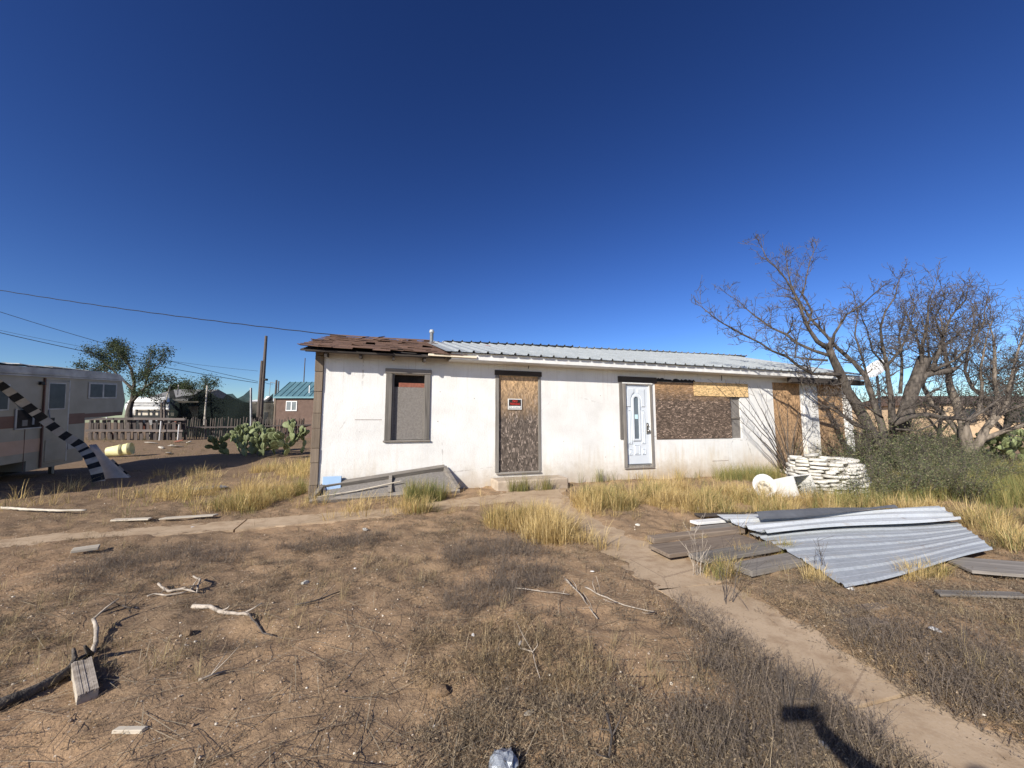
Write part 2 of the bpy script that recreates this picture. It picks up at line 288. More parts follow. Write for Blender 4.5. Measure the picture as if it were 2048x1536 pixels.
# ------------------------------------------------------------------ mesh helpers
class MB:
    def __init__(s): s.v = []; s.f = []; s.mi = []
    def add(s, vs, fs, mi=0):
        o = len(s.v); s.v += [tuple(v) for v in vs]; s.f += [tuple(i + o for i in f) for f in fs]; s.mi += [mi] * len(fs); return s
    def box(s, x0, x1, y0, y1, z0, z1, mi=0):
        return s.add([(x, y, z) for x in (x0, x1) for y in (y0, y1) for z in (z0, z1)],
                     [(0, 1, 3, 2), (4, 6, 7, 5), (0, 4, 5, 1), (2, 3, 7, 6), (0, 2, 6, 4), (1, 5, 7, 3)], mi)
    def bbox(s, x0, x1, y0, y1, z0, z1, b=.006, mi=0):
        bm = bmesh.new(); bmesh.ops.create_cube(bm, size=1)
        for v in bm.verts: v.co = Vector(((x0 + x1) / 2 + v.co.x * (x1 - x0), (y0 + y1) / 2 + v.co.y * (y1 - y0), (z0 + z1) / 2 + v.co.z * (z1 - z0)))
        bmesh.ops.bevel(bm, geom=bm.edges[:], offset=b, segments=1, affect='EDGES')
        bm.verts.index_update(); s.add([v.co for v in bm.verts], [[v.index for v in f.verts] for f in bm.faces], mi); bm.free(); return s
    def beam(s, a, b, w, h, up=Vector((0, 0, 1)), mi=0):
        a = Vector(a); b = Vector(b); d = (b - a).normalized(); sd = d.cross(up)
        if sd.length < 1e-4: sd = d.cross(Vector((1, 0, 0)))
        sd.normalize(); u = sd.cross(d)
        vs = [p + sd * (i * w / 2) + u * (j * h / 2) for p in (a, b) for i, j in ((-1, -1), (1, -1), (1, 1), (-1, 1))]
        return s.add(vs, [(3, 2, 1, 0), (4, 5, 6, 7), (0, 1, 5, 4), (1, 2, 6, 5), (2, 3, 7, 6), (3, 0, 4, 7)], mi)
    def prism(s, pts, thick, mi=0):
        n = len(pts); nrm = Vector((0, 0, 0)); P = [Vector(p) for p in pts]
        for i in range(n): nrm += P[i].cross(P[(i + 1) % n])
        nrm.normalize(); vs = P + [p - nrm * thick for p in P]
        return s.add(vs, [tuple(range(n)), tuple(range(2 * n - 1, n - 1, -1))] + [(i, i + n, (i + 1) % n + n, (i + 1) % n) for i in range(n)], mi)
    def tube(s, pts, rad, sides=5, cap=True, mi=0):
        P = [Vector(p) for p in pts]; n = len(P)
        if isinstance(rad, (int, float)): rad = [rad] * n
        prev = None; vs = []
        for i in range(n):
            t = (P[min(i + 1, n - 1)] - P[max(i - 1, 0)])
            t = t.normalized() if t.length > 1e-9 else Vector((0, 0, 1))
            if prev is None:
                a = t.cross(Vector((0, 0, 1)));
                if a.length < .05: a = t.cross(Vector((1, 0, 0)))
            else: a = prev - t * prev.dot(t)
            if a.length < 1e-6: a = t.orthogonal()
            a.normalize(); prev = a; b = t.cross(a)
            for k in range(sides):
                th = 2 * math.pi * k / sides; vs.append(P[i] + (a * math.cos(th) + b * math.sin(th)) * rad[i])
        fs = [(i * sides + k, i * sides + (k + 1) % sides, (i + 1) * sides + (k + 1) % sides, (i + 1) * sides + k) for i in range(n - 1) for k in range(sides)]
        if cap: fs += [tuple(range(sides - 1, -1, -1)), tuple((n - 1) * sides + k for k in range(sides))]
        return s.add(vs, fs, mi)
    def lathe(s, prof, sides=16, mi=0, sx=1, sy=1):
        n = len(prof); vs = [(r * math.cos(2 * math.pi * k / sides) * sx, r * math.sin(2 * math.pi * k / sides) * sy, z) for r, z in prof for k in range(sides)]
        return s.add(vs, [(i * sides + k, i * sides + (k + 1) % sides, (i + 1) * sides + (k + 1) % sides, (i + 1) * sides + k) for i in range(n - 1) for k in range(sides)], mi)
    def xf(s, M):
        s.v = [tuple(M @ Vector(v)) for v in s.v]; return s
    def mesh(s, name, mats, smooth=False):
        me = bpy.data.meshes.new(name); me.from_pydata(s.v, [], s.f)
        for m in (mats if isinstance(mats, (list, tuple)) else [mats]): me.materials.append(MAT[m])
        if len(me.materials) > 1: me.polygons.foreach_set('material_index', s.mi)
        if smooth: me.polygons.foreach_set('use_smooth', [True] * len(me.polygons))
        me.update(); return me
    def build(s, name, mats, parent=None, loc=None, rot=None, smooth=False):
        return link(name, s.mesh(name, mats, smooth), parent, loc, rot)
def link(name, me, parent=None, loc=None, rot=None):
    o = bpy.data.objects.new(name, me); COL.objects.link(o); o.parent = parent
    if loc is not None: o.location = loc
    if rot is not None: o.rotation_euler = rot
    return o
def tag(o, label=None, cat=None, group=None, kind=None):
    if label: o['label'] = label
    if cat: o['category'] = cat
    if group: o['group'] = group
    if kind: o['kind'] = kind
    return o
def empty(name, loc, rot=(0, 0, 0), label=None, cat=None, group=None, kind=None):
    o = bpy.data.objects.new(name, None); COL.objects.link(o); o.location = loc; o.rotation_euler = rot; o.empty_display_size = .2
    return tag(o, label, cat, group, kind)
def rj(a): return random.uniform(-a, a)
def np_mesh(name, V, T, col=None, mat='blade', parent=None):
    me = bpy.data.meshes.new(name); V = np.asarray(V, np.float32); T = np.asarray(T, np.int32)
    me.vertices.add(len(V)); me.vertices.foreach_set('co', V.ravel()); me.loops.add(T.size); me.loops.foreach_set('vertex_index', T.ravel())
    me.polygons.add(len(T)); me.polygons.foreach_set('loop_start', np.arange(0, T.size, 3, dtype=np.int32)); me.polygons.foreach_set('loop_total', np.full(len(T), 3, np.int32))
    if col is not None:
        a = me.color_attributes.new('Col', 'FLOAT_COLOR', 'POINT'); c4 = np.ones((len(V), 4), np.float32); c4[:, :3] = col; a.data.foreach_set('color', c4.ravel())
    me.materials.append(MAT[mat]); me.update(calc_edges=True); return link(name, me, parent)
def stamp(temps, pos, sc, cols, tint=.25):
    """copies of small plant templates at pos, one mesh"""
    VV = []; TT = []; CC = []; o = 0; pick = RNG.integers(0, len(temps), len(pos)); ang = RNG.uniform(0, 2 * np.pi, len(pos))
    for k, (tv, tt) in enumerate(temps):
        i = np.where(pick == k)[0]
        if not len(i): continue
        c, s = np.cos(ang[i]), np.sin(ang[i]); v = tv[None] * sc[i, None, None]
        x = v[..., 0] * c[:, None] - v[..., 1] * s[:, None] + pos[i, 0, None]; y = v[..., 0] * s[:, None] + v[..., 1] * c[:, None] + pos[i, 1, None]
        z = v[..., 2] + pos[i, 2, None]; n = len(tv)
        VV.append(np.stack([x, y, z], -1).reshape(-1, 3)); TT.append((tt[None] + (np.arange(len(i)) * n)[:, None, None]).reshape(-1, 3) + o); o += n * len(i)
        b = cols[i][:, None, :] * RNG.uniform(1 - tint, 1 + tint, (len(i), n, 1)); CC.append(b.reshape(-1, 3))
    return np.concatenate(VV), np.concatenate(TT), np.concatenate(CC)
def blade_tuft(nb, h, spread, w, lean=.5, seed=0):
    r = np.random.default_rng(seed); V = []; T = []
    for i in range(nb):
        a = r.uniform(0, 6.283); d = np.array([math.cos(a), math.sin(a)]); b = d * spread * math.sqrt(r.random()); L = h * r.uniform(.45, 1.1); ln = lean * r.uniform(.1, 1.2)
        sd = np.array([-d[1], d[0]]) * w / 2; f = r.uniform(-.6, .6); sd = sd * math.cos(f) + d * w / 2 * math.sin(f)
        m = b + d * L * ln * .35; t = b + d * L * ln; zt = L * math.sqrt(max(.1, 1 - .5 * ln * ln)); o = len(V)
        V += [(*(b - sd), -.02), (*(b + sd), -.02), (*(m - sd * .8), zt * .55), (*(m + sd * .8), zt * .55), (*t, zt)]
        T += [(o, o + 1, o + 3), (o, o + 3, o + 2), (o + 2, o + 3, o + 4)]
    return np.array(V), np.array(T)
def weed(ns, h, leaves, ls, seed=0, w=.004, upright=.6):
    """low twiggy weed: bent stems with small narrow leaves"""
    r = np.random.default_rng(seed); V = []; T = []
    for i in range(ns):
        a = r.uniform(0, 6.283); d = np.array([math.cos(a), math.sin(a), upright * r.uniform(.4, 1.6)]); d /= np.linalg.norm(d); L = h * r.uniform(.5, 1.1)
        sd = np.array([-d[1], d[0], 0]); sd /= np.linalg.norm(sd) + 1e-6; o = len(V); bend = r.normal(0, .25, 3) * L
        p0 = np.array([r.normal(0, .015), r.normal(0, .015), -.01]); p1 = p0 + d * L * .5 + bend * .3; p2 = p0 + d * L + bend
        V += [p0 - sd * w / 2, p0 + sd * w / 2, p1 - sd * w * .4, p1 + sd * w * .4, p2]; T += [(o, o + 1, o + 3), (o, o + 3, o + 2), (o + 2, o + 3, o + 4)]
        for k in range(leaves):
            t = r.uniform(.2, 1); p = p0 + (p1 - p0) * t * 2 if t < .5 else p1 + (p2 - p1) * (t - .5) * 2
            e = r.normal(0, 1, 3); e[2] = abs(e[2]) * .8; e /= np.linalg.norm(e); g = np.cross(e, r.normal(0, 1, 3)); g /= np.linalg.norm(g) + 1e-6; l = ls * r.uniform(.5, 1.3); o = len(V)
            V += [p - g * l * .12, p + g * l * .12, p + e * l]; T += [(o, o + 1, o + 2)]
    return np.array(V), np.array(T)
def with_z(xy, lift=0): return np.column_stack([xy, gz(xy[:, 0], xy[:, 1]) + lift])
def pal(n, cs, jit=.12):
    cs = np.array(cs); return cs[RNG.integers(0, len(cs), n)] * RNG.uniform(1 - jit, 1 + jit, (n, 1))

# ------------------------------------------------------------------ ground and walk
def graded(lo, hi, step, far, n):
    f = np.arange(lo, hi + 1e-6, step); g = np.geomspace(step * 2, far, n)
    return np.concatenate([(lo - g)[::-1], f, hi + g])
xs = graded(-7.5, 7.5, .045, 2500, 46); ys = graded(1.0, 9.0, .04, 2500, 46)
X, Y = np.meshgrid(xs, ys); Z = gz(X, Y); nx, ny = len(xs), len(ys)
V = np.stack([X, Y, Z], -1).reshape(-1, 3); i = np.arange(nx * ny).reshape(ny, nx)
a, b, c, d = i[:-1, :-1].ravel(), i[:-1, 1:].ravel(), i[1:, 1:].ravel(), i[1:, :-1].ravel()
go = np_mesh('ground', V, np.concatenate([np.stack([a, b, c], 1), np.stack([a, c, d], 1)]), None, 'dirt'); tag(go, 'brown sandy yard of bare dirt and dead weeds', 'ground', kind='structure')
go.data.polygons.foreach_set('use_smooth', [True] * len(go.data.polygons))
def resample(P, step):
    out = []
    for (x0, y0, w0), (x1, y1, w1) in zip(P[:-1], P[1:]):
        n = max(1, int(math.hypot(x1 - x0, y1 - y0) / step))
        out += [(x0 + (x1 - x0) * k / n, y0 + (y1 - y0) * k / n, w0 + (w1 - w0) * k / n) for k in range(n)]
    return out + [P[-1]]
walk = empty('path', (0, 0, 0), label='sandy concrete footpath leading across the yard to the doorstep', cat='path', kind='structure')
def slabs(P, cuts, z):
    Q = resample(P, .12); L = len(Q); lo = 0
    for ci in cuts + [L - 1]:
        seg = Q[lo:ci + 1]; lo = ci
        if len(seg) < 3: continue
        Lf = []; Rt = []
        for k, (x, y, w) in enumerate(seg):
            n0 = seg[max(0, k - 1)]; n1 = seg[min(len(seg) - 1, k + 1)]; dx, dy = n1[0] - n0[0], n1[1] - n0[1]; m = math.hypot(dx, dy)
            e = .012 * (1 if k == 0 else -1 if k == len(seg) - 1 else 0); x += dx / m * e; y += dy / m * e
            w2 = w + .10 + rj(.02); zz = z + float(gbase(np.array([x]), np.array([y]))[0])
            Lf.append(Vector((x - dy / m * w2, y + dx / m * w2, zz))); Rt.append(Vector((x + dy / m * w2, y - dx / m * w2, zz)))
        m = MB(); n = len(Lf); vs = Lf + Rt + [v - Vector((0, 0, .12)) for v in Lf + Rt]
        fs = [(k, n + k, n + k + 1, k + 1) for k in range(n - 1)] + [(k + 2 * n, k, k + 1, k + 1 + 2 * n) for k in range(n - 1)] + [(n + k, 3 * n + k, 3 * n + k + 1, n + k + 1) for k in range(n - 1)] + [(0, 2 * n, 3 * n, n), (n - 1, 2 * n - 1, 4 * n - 1, 3 * n - 1)]
        m.add(vs, fs).build('slab', 'path', walk)
slabs(PATH_A, [13, 25, 37, 49], .002); slabs(PATH_B, [25, 48, 66], -.003)

# ------------------------------------------------------------------ the white house
house = empty('house', HO, (0, 0, HA), 'long low white stucco house with boarded windows and patched roof', 'house')
LEN = 15.2; DEP = 8.0; EAVE = 2.84
def holed_wall(xs, zs, holes, th):
    xs = sorted(set(xs)); zs = sorted(set(zs)); m = MB()
    def hole(i, j):
        cx, cz = (xs[i] + xs[i + 1]) / 2, (zs[j] + zs[j + 1]) / 2
        return any(h[0] < cx < h[1] and h[2] < cz < h[3] for h in holes)
    for i in range(len(xs) - 1):
        for j in range(len(zs) - 1):
            if hole(i, j): continue
            x0, x1, z0, z1 = xs[i], xs[i + 1], zs[j], zs[j + 1]
            m.add([(x0, 0, z0), (x1, 0, z0), (x1, 0, z1), (x0, 0, z1)], [(0, 1, 2, 3)]); m.add([(x0, th, z0), (x1, th, z0), (x1, th, z1), (x0, th, z1)], [(3, 2, 1, 0)])
            for (di, dj, e) in ((-1, 0, ((x0, z0), (x0, z1))), (1, 0, ((x1, z1), (x1, z0))), (0, -1, ((x1, z0), (x0, z0))), (0, 1, ((x0, z1), (x1, z1)))):
                a, b = i + di, j + dj
                if a < 0 or b < 0 or a >= len(xs) - 1 or b >= len(zs) - 1 or hole(a, b):
                    (p, r), (u, v) = e; m.add([(p, 0, r), (p, th, r), (u, th, v), (u, 0, v)], [(0, 1, 2, 3)])
    return m
WIN = (1.27, 1.94, 1.09, 2.44); D1 = (3.55, 4.50, .36, 2.50); D2 = (6.84, 7.56, .40, 2.40); W2 = (7.75, 10.60, 1.02, 2.50); P3 = (11.86, 13.0, .12, 2.62); P4 = (13.7, 14.88, .12, 2.62)
holes = [WIN, D1, D2, W2, P3, P4]
hx_ = [-.0, LEN] + [v for h in holes for v in h[:2]]; hz_ = [-.1, EAVE] + [v for h in holes for v in h[2:]]
holed_wall(hx_, hz_, holes, .2).build('front_wall', 'stucco', house)
MB().box(0, .2, .2, DEP - .2, -.1, EAVE).build('side_wall', 'stucco', house); MB().box(LEN - .2, LEN, .2, DEP - .2, -.1, EAVE).build('side_wall', 'stucco', house)
MB().box(0, LEN, DEP - .2, DEP, -.1, EAVE).build('rear_wall', 'stucco', house)
RZ0, RZ1 = 3.97, 4.20
def ridge(s): return RZ0 + (RZ1 - RZ0) * max(0, min(1, (s - 1) / 13))
for s0 in (0.02, LEN - .18):
    m = MB(); m.add([(s0, .02, EAVE), (s0, DEP - .02, EAVE), (s0, DEP / 2, ridge(s0) - .12), (s0 + .16, .02, EAVE), (s0 + .16, DEP - .02, EAVE), (s0 + .16, DEP / 2, ridge(s0) - .12)], [(0, 2, 1), (3, 4, 5), (0, 1, 4, 3), (1, 2, 5, 4), (2, 0, 3, 5)]).build('gable', 'stucco', house)
# exposed corner board made of short lengths
zz = -.05
while zz < 2.80:
    h = random.uniform(.22, .42); z1 = min(2.82, zz + h); MB().bbox(-.15 + rj(.006), -.004, -.035 + rj(.006), .14, zz, z1 - .006, .006).build('corner_board', 'brown_wood_z', house); zz = z1
# window: weathered frame, grey board, dark gap on top
win = MB().box(WIN[0] + .01, WIN[1] - .01, .06, .075, WIN[2] + .01, WIN[3] - .26).build('window', 'particle', house)
MB().box(WIN[0] + .14, WIN[1], .062, .078, WIN[3] - .258, WIN[3] - .17).build('brick_strip', 'brick_red', win)
MB().box(WIN[0] - .02, WIN[1] + .02, .17, .19, WIN[2] - .02, WIN[3] + .02).build('dark_backing', 'dark_void', win)
for x0, x1 in ((WIN[0] - .115, WIN[0] + .012), (WIN[1] - .012, WIN[1] + .105)): MB().bbox(x0, x1, -.03, .058, WIN[2] + .003, WIN[3] + .012).build('frame_side', 'grey_wood_z', win)
MB().bbox(WIN[0] - .135, WIN[1] + .12, -.04, .056, WIN[3] + .014, WIN[3] + .11).build('frame_head', 'grey_wood_x', win)
MB().bbox(WIN[0] - .14, WIN[1] + .12, -.05, .054, WIN[2] - .03, WIN[2] + .001).build('sill', 'grey_wood_x', win)
MB().bbox(WIN[0] + .013, WIN[0] + .05, .0, .058, WIN[2] + .004, WIN[3] + .01).build('stop', 'grey_wood_z', win)
# boarded door
bd = MB().box(D1[0] + .004, D1[1] - .004, .03, .045, .66, D1[3] - .004).build('boarded_door', 'osb_door', house); tag(bd, 'weathered strand board panel blocking the doorway above the step')
MB().box(D1[0] + .004, D1[1] - .004, .026, .041, D1[2] + .004, .655).build('kick_board', 'osb_door', bd)
MB().box(D1[0] - .02, D1[1] + .02, .16, .18, D1[2], D1[3]).build('dark_backing', 'dark_void', bd)
for x0, x1 in ((D1[0] - .085, D1[0] + .002), (D1[1] - .002, D1[1] + .05)): MB().bbox(x0, x1, -.018, .05, D1[2], D1[3] + .002).build('door_frame', 'grey_wood_z', bd)
MB().bbox(D1[0] - .10, D1[1] + .075, -.03, .05, D1[3] + .004, D1[3] + .115).build('door_head', 'dark_wood_x', bd)
MB().bbox(D1[0] - .06, D1[1] + .03, -.05, .1, D1[2] - .035, D1[2] - .002).build('threshold', 'grey_wood_x', bd)
# white panel door
wdoor = empty('white_door', (0, 0, 0)); wdoor.parent = house; wdoor.location = (0, 0, 0)
x0, x1, z0, z1 = D2; W = x1 - x0
def parch(m, xl, xr, zb, zt, y0, y1):
    """arched window outline strip"""
    r = (xr - xl) / 2; cx = (xl + xr) / 2; zc = zt - r
    return [(xl, zb), (xr, zb)] + [(cx + r * math.cos(t), zc + r * math.sin(t)) for t in [math.pi * k / 14 for k in range(15)]]
def panel_out(pts, y0, y1):
    n = len(pts); m = MB(); m.add([(x, y0, z) for x, z in pts] + [(x, y1, z) for x, z in pts], [tuple(range(n))] + [(i + n, (i + 1) % n + n, (i + 1) % n, i) for i in range(n)]); return m
def inset(pts, k):
    cx = sum(p[0] for p in pts) / len(pts); cz = sum(p[1] for p in pts) / len(pts); w = max(abs(p[0] - cx) for p in pts); h = max(abs(p[1] - cz) for p in pts)
    return [(cx + (p[0] - cx) * (1 - k / w), cz + (p[1] - cz) * (1 - k / h)) for p in pts]
leaf = MB().box(x0 + .003, x1 - .003, .035, .08, z0 + .03, z1 - .003).build('door_leaf', 'door_white', wdoor)
def raised(pts, name='panel'):
    n = len(pts); p2 = inset(pts, .016); p3 = inset(pts, .036); m = MB()
    lv = [(pts, .034), (p2, .022), (p2, .022), (p3, .030)]; L = [(pts, .036), (inset(pts, .008), .014), (p2, .034), (p3, .018)]
    vs = [(x, y, z) for P, y in L for x, z in P]
    fs = [(a * n + i, a * n + (i + 1) % n, (a + 1) * n + (i + 1) % n, (a + 1) * n + i) for a in range(3) for i in range(n)] + [tuple(3 * n + i for i in range(n))]
    m.add(vs, fs).build(name, 'door_white', leaf)
def rect(a, b, c, d): return [(x0 + a, z0 + c), (x0 + b, z0 + c), (x0 + b, z0 + d), (x0 + a, z0 + d)]
for a, b in ((.075, .175), (W - .255, W - .155)):
    raised(rect(a, b, .52, 1.36)); raised(rect(a, b, .25, .40))
raised(rect(.235, W - .315, .25, .50))
cxm = .275 + .0
for sgn in (-1, 1):     # spandrels beside the arch
    cx = x0 + (W - .08) / 2; pts = []
    ax = cx + sgn * .06; ox = cx + sgn * .27
    arc = [(cx + sgn * .165 * math.sin(t), z0 + 1.60 + .22 * math.cos(t)) for t in [.3 + 1.27 * k / 8 for k in range(9)]]
    pts = arc + [(cx + sgn * .165, z0 + 1.44), (ox, z0 + 1.44), (ox, z0 + 1.90), (arc[0][0], z0 + 1.90)]
    if sgn < 0: pts = pts[::-1]
    m = MB(); P2 = inset(pts, .014); n = len(pts)
    m.add([(x, .0352, z) for x, z in pts] + [(x, .014, z) for x, z in P2], [(i, (i + 1) % n, (i + 1) % n + n, i + n) for i in range(n)] + [tuple(n + i for i in range(n))]).build('spandrel', 'door_white', leaf)
cx = x0 + (W - .08) / 2
o1 = parch(None, cx - .115, cx + .115, z0 + .60, z0 + 1.74, 0, 0); o2 = parch(None, cx - .073, cx + .073, z0 + .645, z0 + 1.70, 0, 0)
n = len(o1); m = MB(); m.add([(x, .035, z) for x, z in o1] + [(x, .008, z) for x, z in o1] + [(x, .008, z) for x, z in o2] + [(x, .032, z) for x, z in o2], [(a * n + i, a * n + (i + 1) % n, (a + 1) * n + (i + 1) % n, (a + 1) * n + i) for a in range(3) for i in range(n)]).build('window_moulding', 'door_white', leaf)
pane = MB().add([(x, .03, z) for x, z in o2], [tuple(range(n))]).build('window_pane', 'pane', leaf)
MB().box(cx - .04, cx + .045, .022, .0295, z0 + 1.14, z0 + 1.25).build('sticker', 'sticker', leaf)
m = MB(); m.box(x1 - .105, x1 - .045, .02, .035, z0 + .76, z0 + 1.04); hnd = m.build('lock_plate', 'nickel', leaf)
mm = MB().lathe([(.0, .07), (.03, .068), (.036, .05), (.03, .03), (.016, .02), (.016, 0)], 14); mm.xf(Matrix.Translation((x1 - .075, .02, z0 + .84)) @ Matrix.Rotation(R(90), 4, 'X')).build('door_knob', 'nickel', leaf, smooth=True)
mm = MB().lathe([(.0, .03), (.024, .028), (.03, .01), (.03, 0)], 14); mm.xf(Matrix.Translation((x1 - .075, .02, z0 + .98)) @ Matrix.Rotation(R(90), 4, 'X')).build('dead_bolt', 'nickel', leaf, smooth=True)
MB().box(x0 - .02, x1 + .02, .15, .17, z0 - .02, z1 + .02).build('dark_backing', 'dark_void', wdoor)
for a, b in ((x0 - .09, x0 - .002), (x1 + .002, x1 + .07)): MB().bbox(a, b, -.03, .06, z0 - .05, z1 + .012).build('door_jamb', 'grey_wood_z', wdoor)
MB().bbox(x0 - .1, x1 + .08, -.032, .06, z1 + .016, z1 + .05, .004).build('head_strip', 'white_paint', wdoor)
MB().bbox(x0 - .09, x1 + .06, -.04, .1, z0 - .085, z0 - .052).build('threshold', 'grey_wood_x', wdoor); MB().box(x0, x1, .0, .06, z0 - .05, z0 + .027).build('door_sweep', 'dull_metal', wdoor)
MB().bbox(6.655, 6.745, -.026, .02, 1.04, 2.50).build('trim_board', 'grey_wood_z', house)
MB().bbox(6.63, 7.78, -.036, .02, 2.455, 2.60).build('trim_head', 'dark_wood_x', house)
m = MB(); n = 26; up = [(7.79 + i * .05, 2.58 + rj(.02) - (.03 if i % 5 == 0 else 0)) for i in range(n)]
panel_out([(7.79, 2.505)] + [(7.79 + (n - 1) * .05, 2.505)] + up[::-1], -.012, .004).build('torn_felt', 'black', house)
# boarded picture window
bw = MB().box(W2[0] - .02, 10.22, -.012, .004 - .006, W2[2] + .0, W2[3] - .002).build('window_board', 'osb_wide', house); tag(bw, 'wide dark weathered strand board over the picture window')
MB().box(8.97, 10.88, -.03, -.014, 2.16, 2.535).build('patch_board', 'osb_new', bw)['label'] = 'pale new strand board strip nailed across the window top'
MB().box(10.23, 10.60, .05, .066, W2[2], 2.15).build('side_board', 'particle', bw); MB().bbox(10.24, 10.585, .02, .048, 1.55, 1.60).build('rail', 'grey_wood_x', bw)
MB().box(W2[0] - .03, W2[1] + .03, .15, .17, W2[2] - .03, W2[3] + .03).build('dark_backing', 'dark_void', bw)
for P in (P3, P4):
    b3 = MB().box(P[0] + .004, P[1] - .004, .03, .045, 1.22, P[3] - .004).build('boarded_bay', 'osb_brown', house)
    MB().box(P[0] + .004, P[1] - .004, .032, .047, P[2], 1.214).build('lower_board', 'osb_brown', b3); MB().box(P[0] - .02, P[1] + .02, .15, .17, P[2], P[3]).build('dark_backing', 'dark_void', b3)
m = MB(); m.bbox(3.36, 4.98, -.52, -.004, -.12, .26, .03); st = m.build('step', 'concrete', house)
# roof: shingles on the left, metal sheets on the right
def rp(s, y, lift=0, ez=2.86, ey=-.38):
    t = (y - ey) / (DEP / 2 - ey); return Vector((s, y, ez + (ridge(s) - ez) * t + lift))
roof = MB(); ez = 2.84
for half in (0,):
    A = [rp(-.36, -.36, -.05, ez), rp(2.75, -.36, -.05, ez), rp(2.75, 4, -.05, ez), rp(-.36, 4, -.05, ez)]
    roof.prism(A, .03)
Bk = [Vector((-.36, 8.36, ez - .05)), Vector((-.36, 4.001, ridge(0) - .05)), Vector((2.75, 4.001, ridge(2.75) - .05)), Vector((2.75, 8.36, ez - .05))]; roof.prism(Bk[::-1], .03)
rfo = roof.build('shingle_roof', 'dark_wood_x', house); tag(rfo, 'brown weathered wood shingle roof section')
rows = 20
for r_ in range(rows):
    y0 = -.42 + r_ * (4.42 / rows); y1 = y0 + 4.42 / rows + .09; x = -.43 + rj(.05) + (.05 * (r_ % 2))
    while x < 2.70:
        w = random.uniform(.2, .36); xe = min(2.74, x + w - .006); j = rj(.016); t = .010 + .006 * random.random(); cu = (random.random() ** 5) * .045
        if random.random() > .035:
            a, b, c, d = rp(x, y0 + j, .018 + cu, ez), rp(xe, y0 + j, .018 + cu * random.random(), ez), rp(xe, y1, .006, ez), rp(x, y1, .006, ez); MB().prism([a, b, c, d], t).build('shingle', 'shingle', rfo)
        x += w
m = MB(); s0 = -.4       # ridge shingle cap
while s0 < 2.3:
    a = [rp(s0, 3.82, .05, ez), rp(s0 + .3, 3.82, .045, ez), rp(s0 + .3, 4.0, .06, ez), rp(s0, 4.0, .065, ez)]; m.prism(a, .02); s0 += .29
m.build('ridge_cap', 'shingle', rfo)
for k in range(4):       # curled shingles lying loose
    x = random.uniform(.5, 2.2); y = random.uniform(1.0, 3.2); c0 = rp(x, y, .07, ez); mm = MB().prism([Vector((-.14, -.1, 0)), Vector((.16, -.1, .04)), Vector((.16, .12, .05)), Vector((-.14, .12, 0))], .015)
    mm.build('loose_shingle', 'shingle', rfo, loc=c0, rot=(R(14), rj(.2), rj(1)))
for s_ in [0.02 + .61 * i for i in range(25)]:   # rafter tails
    if s_ < 2.2: MB().beam((s_ + .04, -.31, 2.72), (s_ + .04, .0 - .004, 2.76), .045, .09).build('rafter_tail', 'dark_wood_x', house)
MB().bbox(-.28, 2.3, -.345, -.32, 2.755, 2.795).build('eave_shadow_board', 'dark_wood_x', house)  # dark board stands in for the shadow line under the shingle eave
MB().bbox(1.95, 2.95, -.40, -.365, 2.79, 2.835, .004).build('fascia_strip', 'cream_paint', house)
MB().bbox(2.42, LEN + .12, -.365, -.345, 2.755, 2.90, .004).build('fascia', 'white_paint', house)
MB().bbox(12.2, LEN + .16, -.34, -.2, 2.60, 2.74, .006).build('eave_beam', 'dark_wood_x', house)
for xa in (13.06, LEN - .26): MB().bbox(xa, xa + (.58 if xa < 14 else .22), -.05, -.003, .0, 2.6).build('pilaster', 'stucco', house)
MB().box(2.4, LEN, -.343, -.002, 2.745, 2.755).build('soffit', 'white_paint', house)
mroof = empty('metal_roof', (0, 0, 0)); mroof.parent = house; tag(mroof, 'ribbed grey galvanised sheet roofing')
RIB = .3048
def ribprof(w, rib=RIB, h=.042):
    pts = []; n = int(round(w / rib))
    for k in range(n):
        b = k * rib; pts += [(b, 0), (b + .085, 0), (b + .105, .006), (b + .125, 0), (b + .19, 0), (b + .21, .006), (b + .23, 0), (b + .232, 0), (b + .256, h), (b + .284, h)]
    return pts + [(w, 0)]
def rpanel(s0, wid, y0, y1, shear, lift, back=False, name='roof_panel', mat='roof_metal', tilt=0):
    pr = ribprof(wid); m = MB(); nn = len(pr); YS = [y0 + (y1 - y0) * k / 6 for k in range(7)]; vs = []
    for y in YS:
        for (u, h) in pr:
            s = s0 + u + shear * (y - y0) / 4.4; b = rp(min(s, LEN + .3), y, 0, 2.895, -.46) if not back else Vector((s, y, ridge(s) + (4 - y) * .27))
            vs.append((s, y, b.z + h + lift))
    m.add(vs, [(j * nn + i, j * nn + i + 1, (j + 1) * nn + i + 1, (j + 1) * nn + i) for j in range(len(YS) - 1) for i in range(nn - 1)])
    o = m.build(name, mat, mroof); sm = o.modifiers.new('thickness', 'SOLIDIFY'); sm.thickness = .0015; sm.offset = -1; return o
s0 = 2.30; k = 0
while s0 < LEN - .3:
    rpanel(s0, RIB * 3, -.440 + rj(.006), 4.0 + .01, 0, .0 + (k % 2) * .0025); s0 += RIB * 3 - .004; k += 1
s0 = 2.9; k = 0
while s0 < LEN - .3:
    rpanel(s0, RIB * 3, 3.90 + rj(.03), 8.4, 0, .025 + (k % 2) * .003, True, 'rear_roof_panel', 'dull_metal' if s0 < 7 else 'roof_metal'); s0 += RIB * 3 - .004; k += 1
m = MB().tube([(0, 0, -.1), (0, 0, .34)], .055, 12); vp = m.build('vent_pipe', 'dull_metal', house, loc=rp(2.45, 3.5, .0), smooth=False)
MB().lathe([(.0, .10), (.055, .095), (.075, .05), (.075, .0), (.055, -.01)], 14).build('cap', 'galvanised', vp, loc=(0, 0, .30), smooth=True)
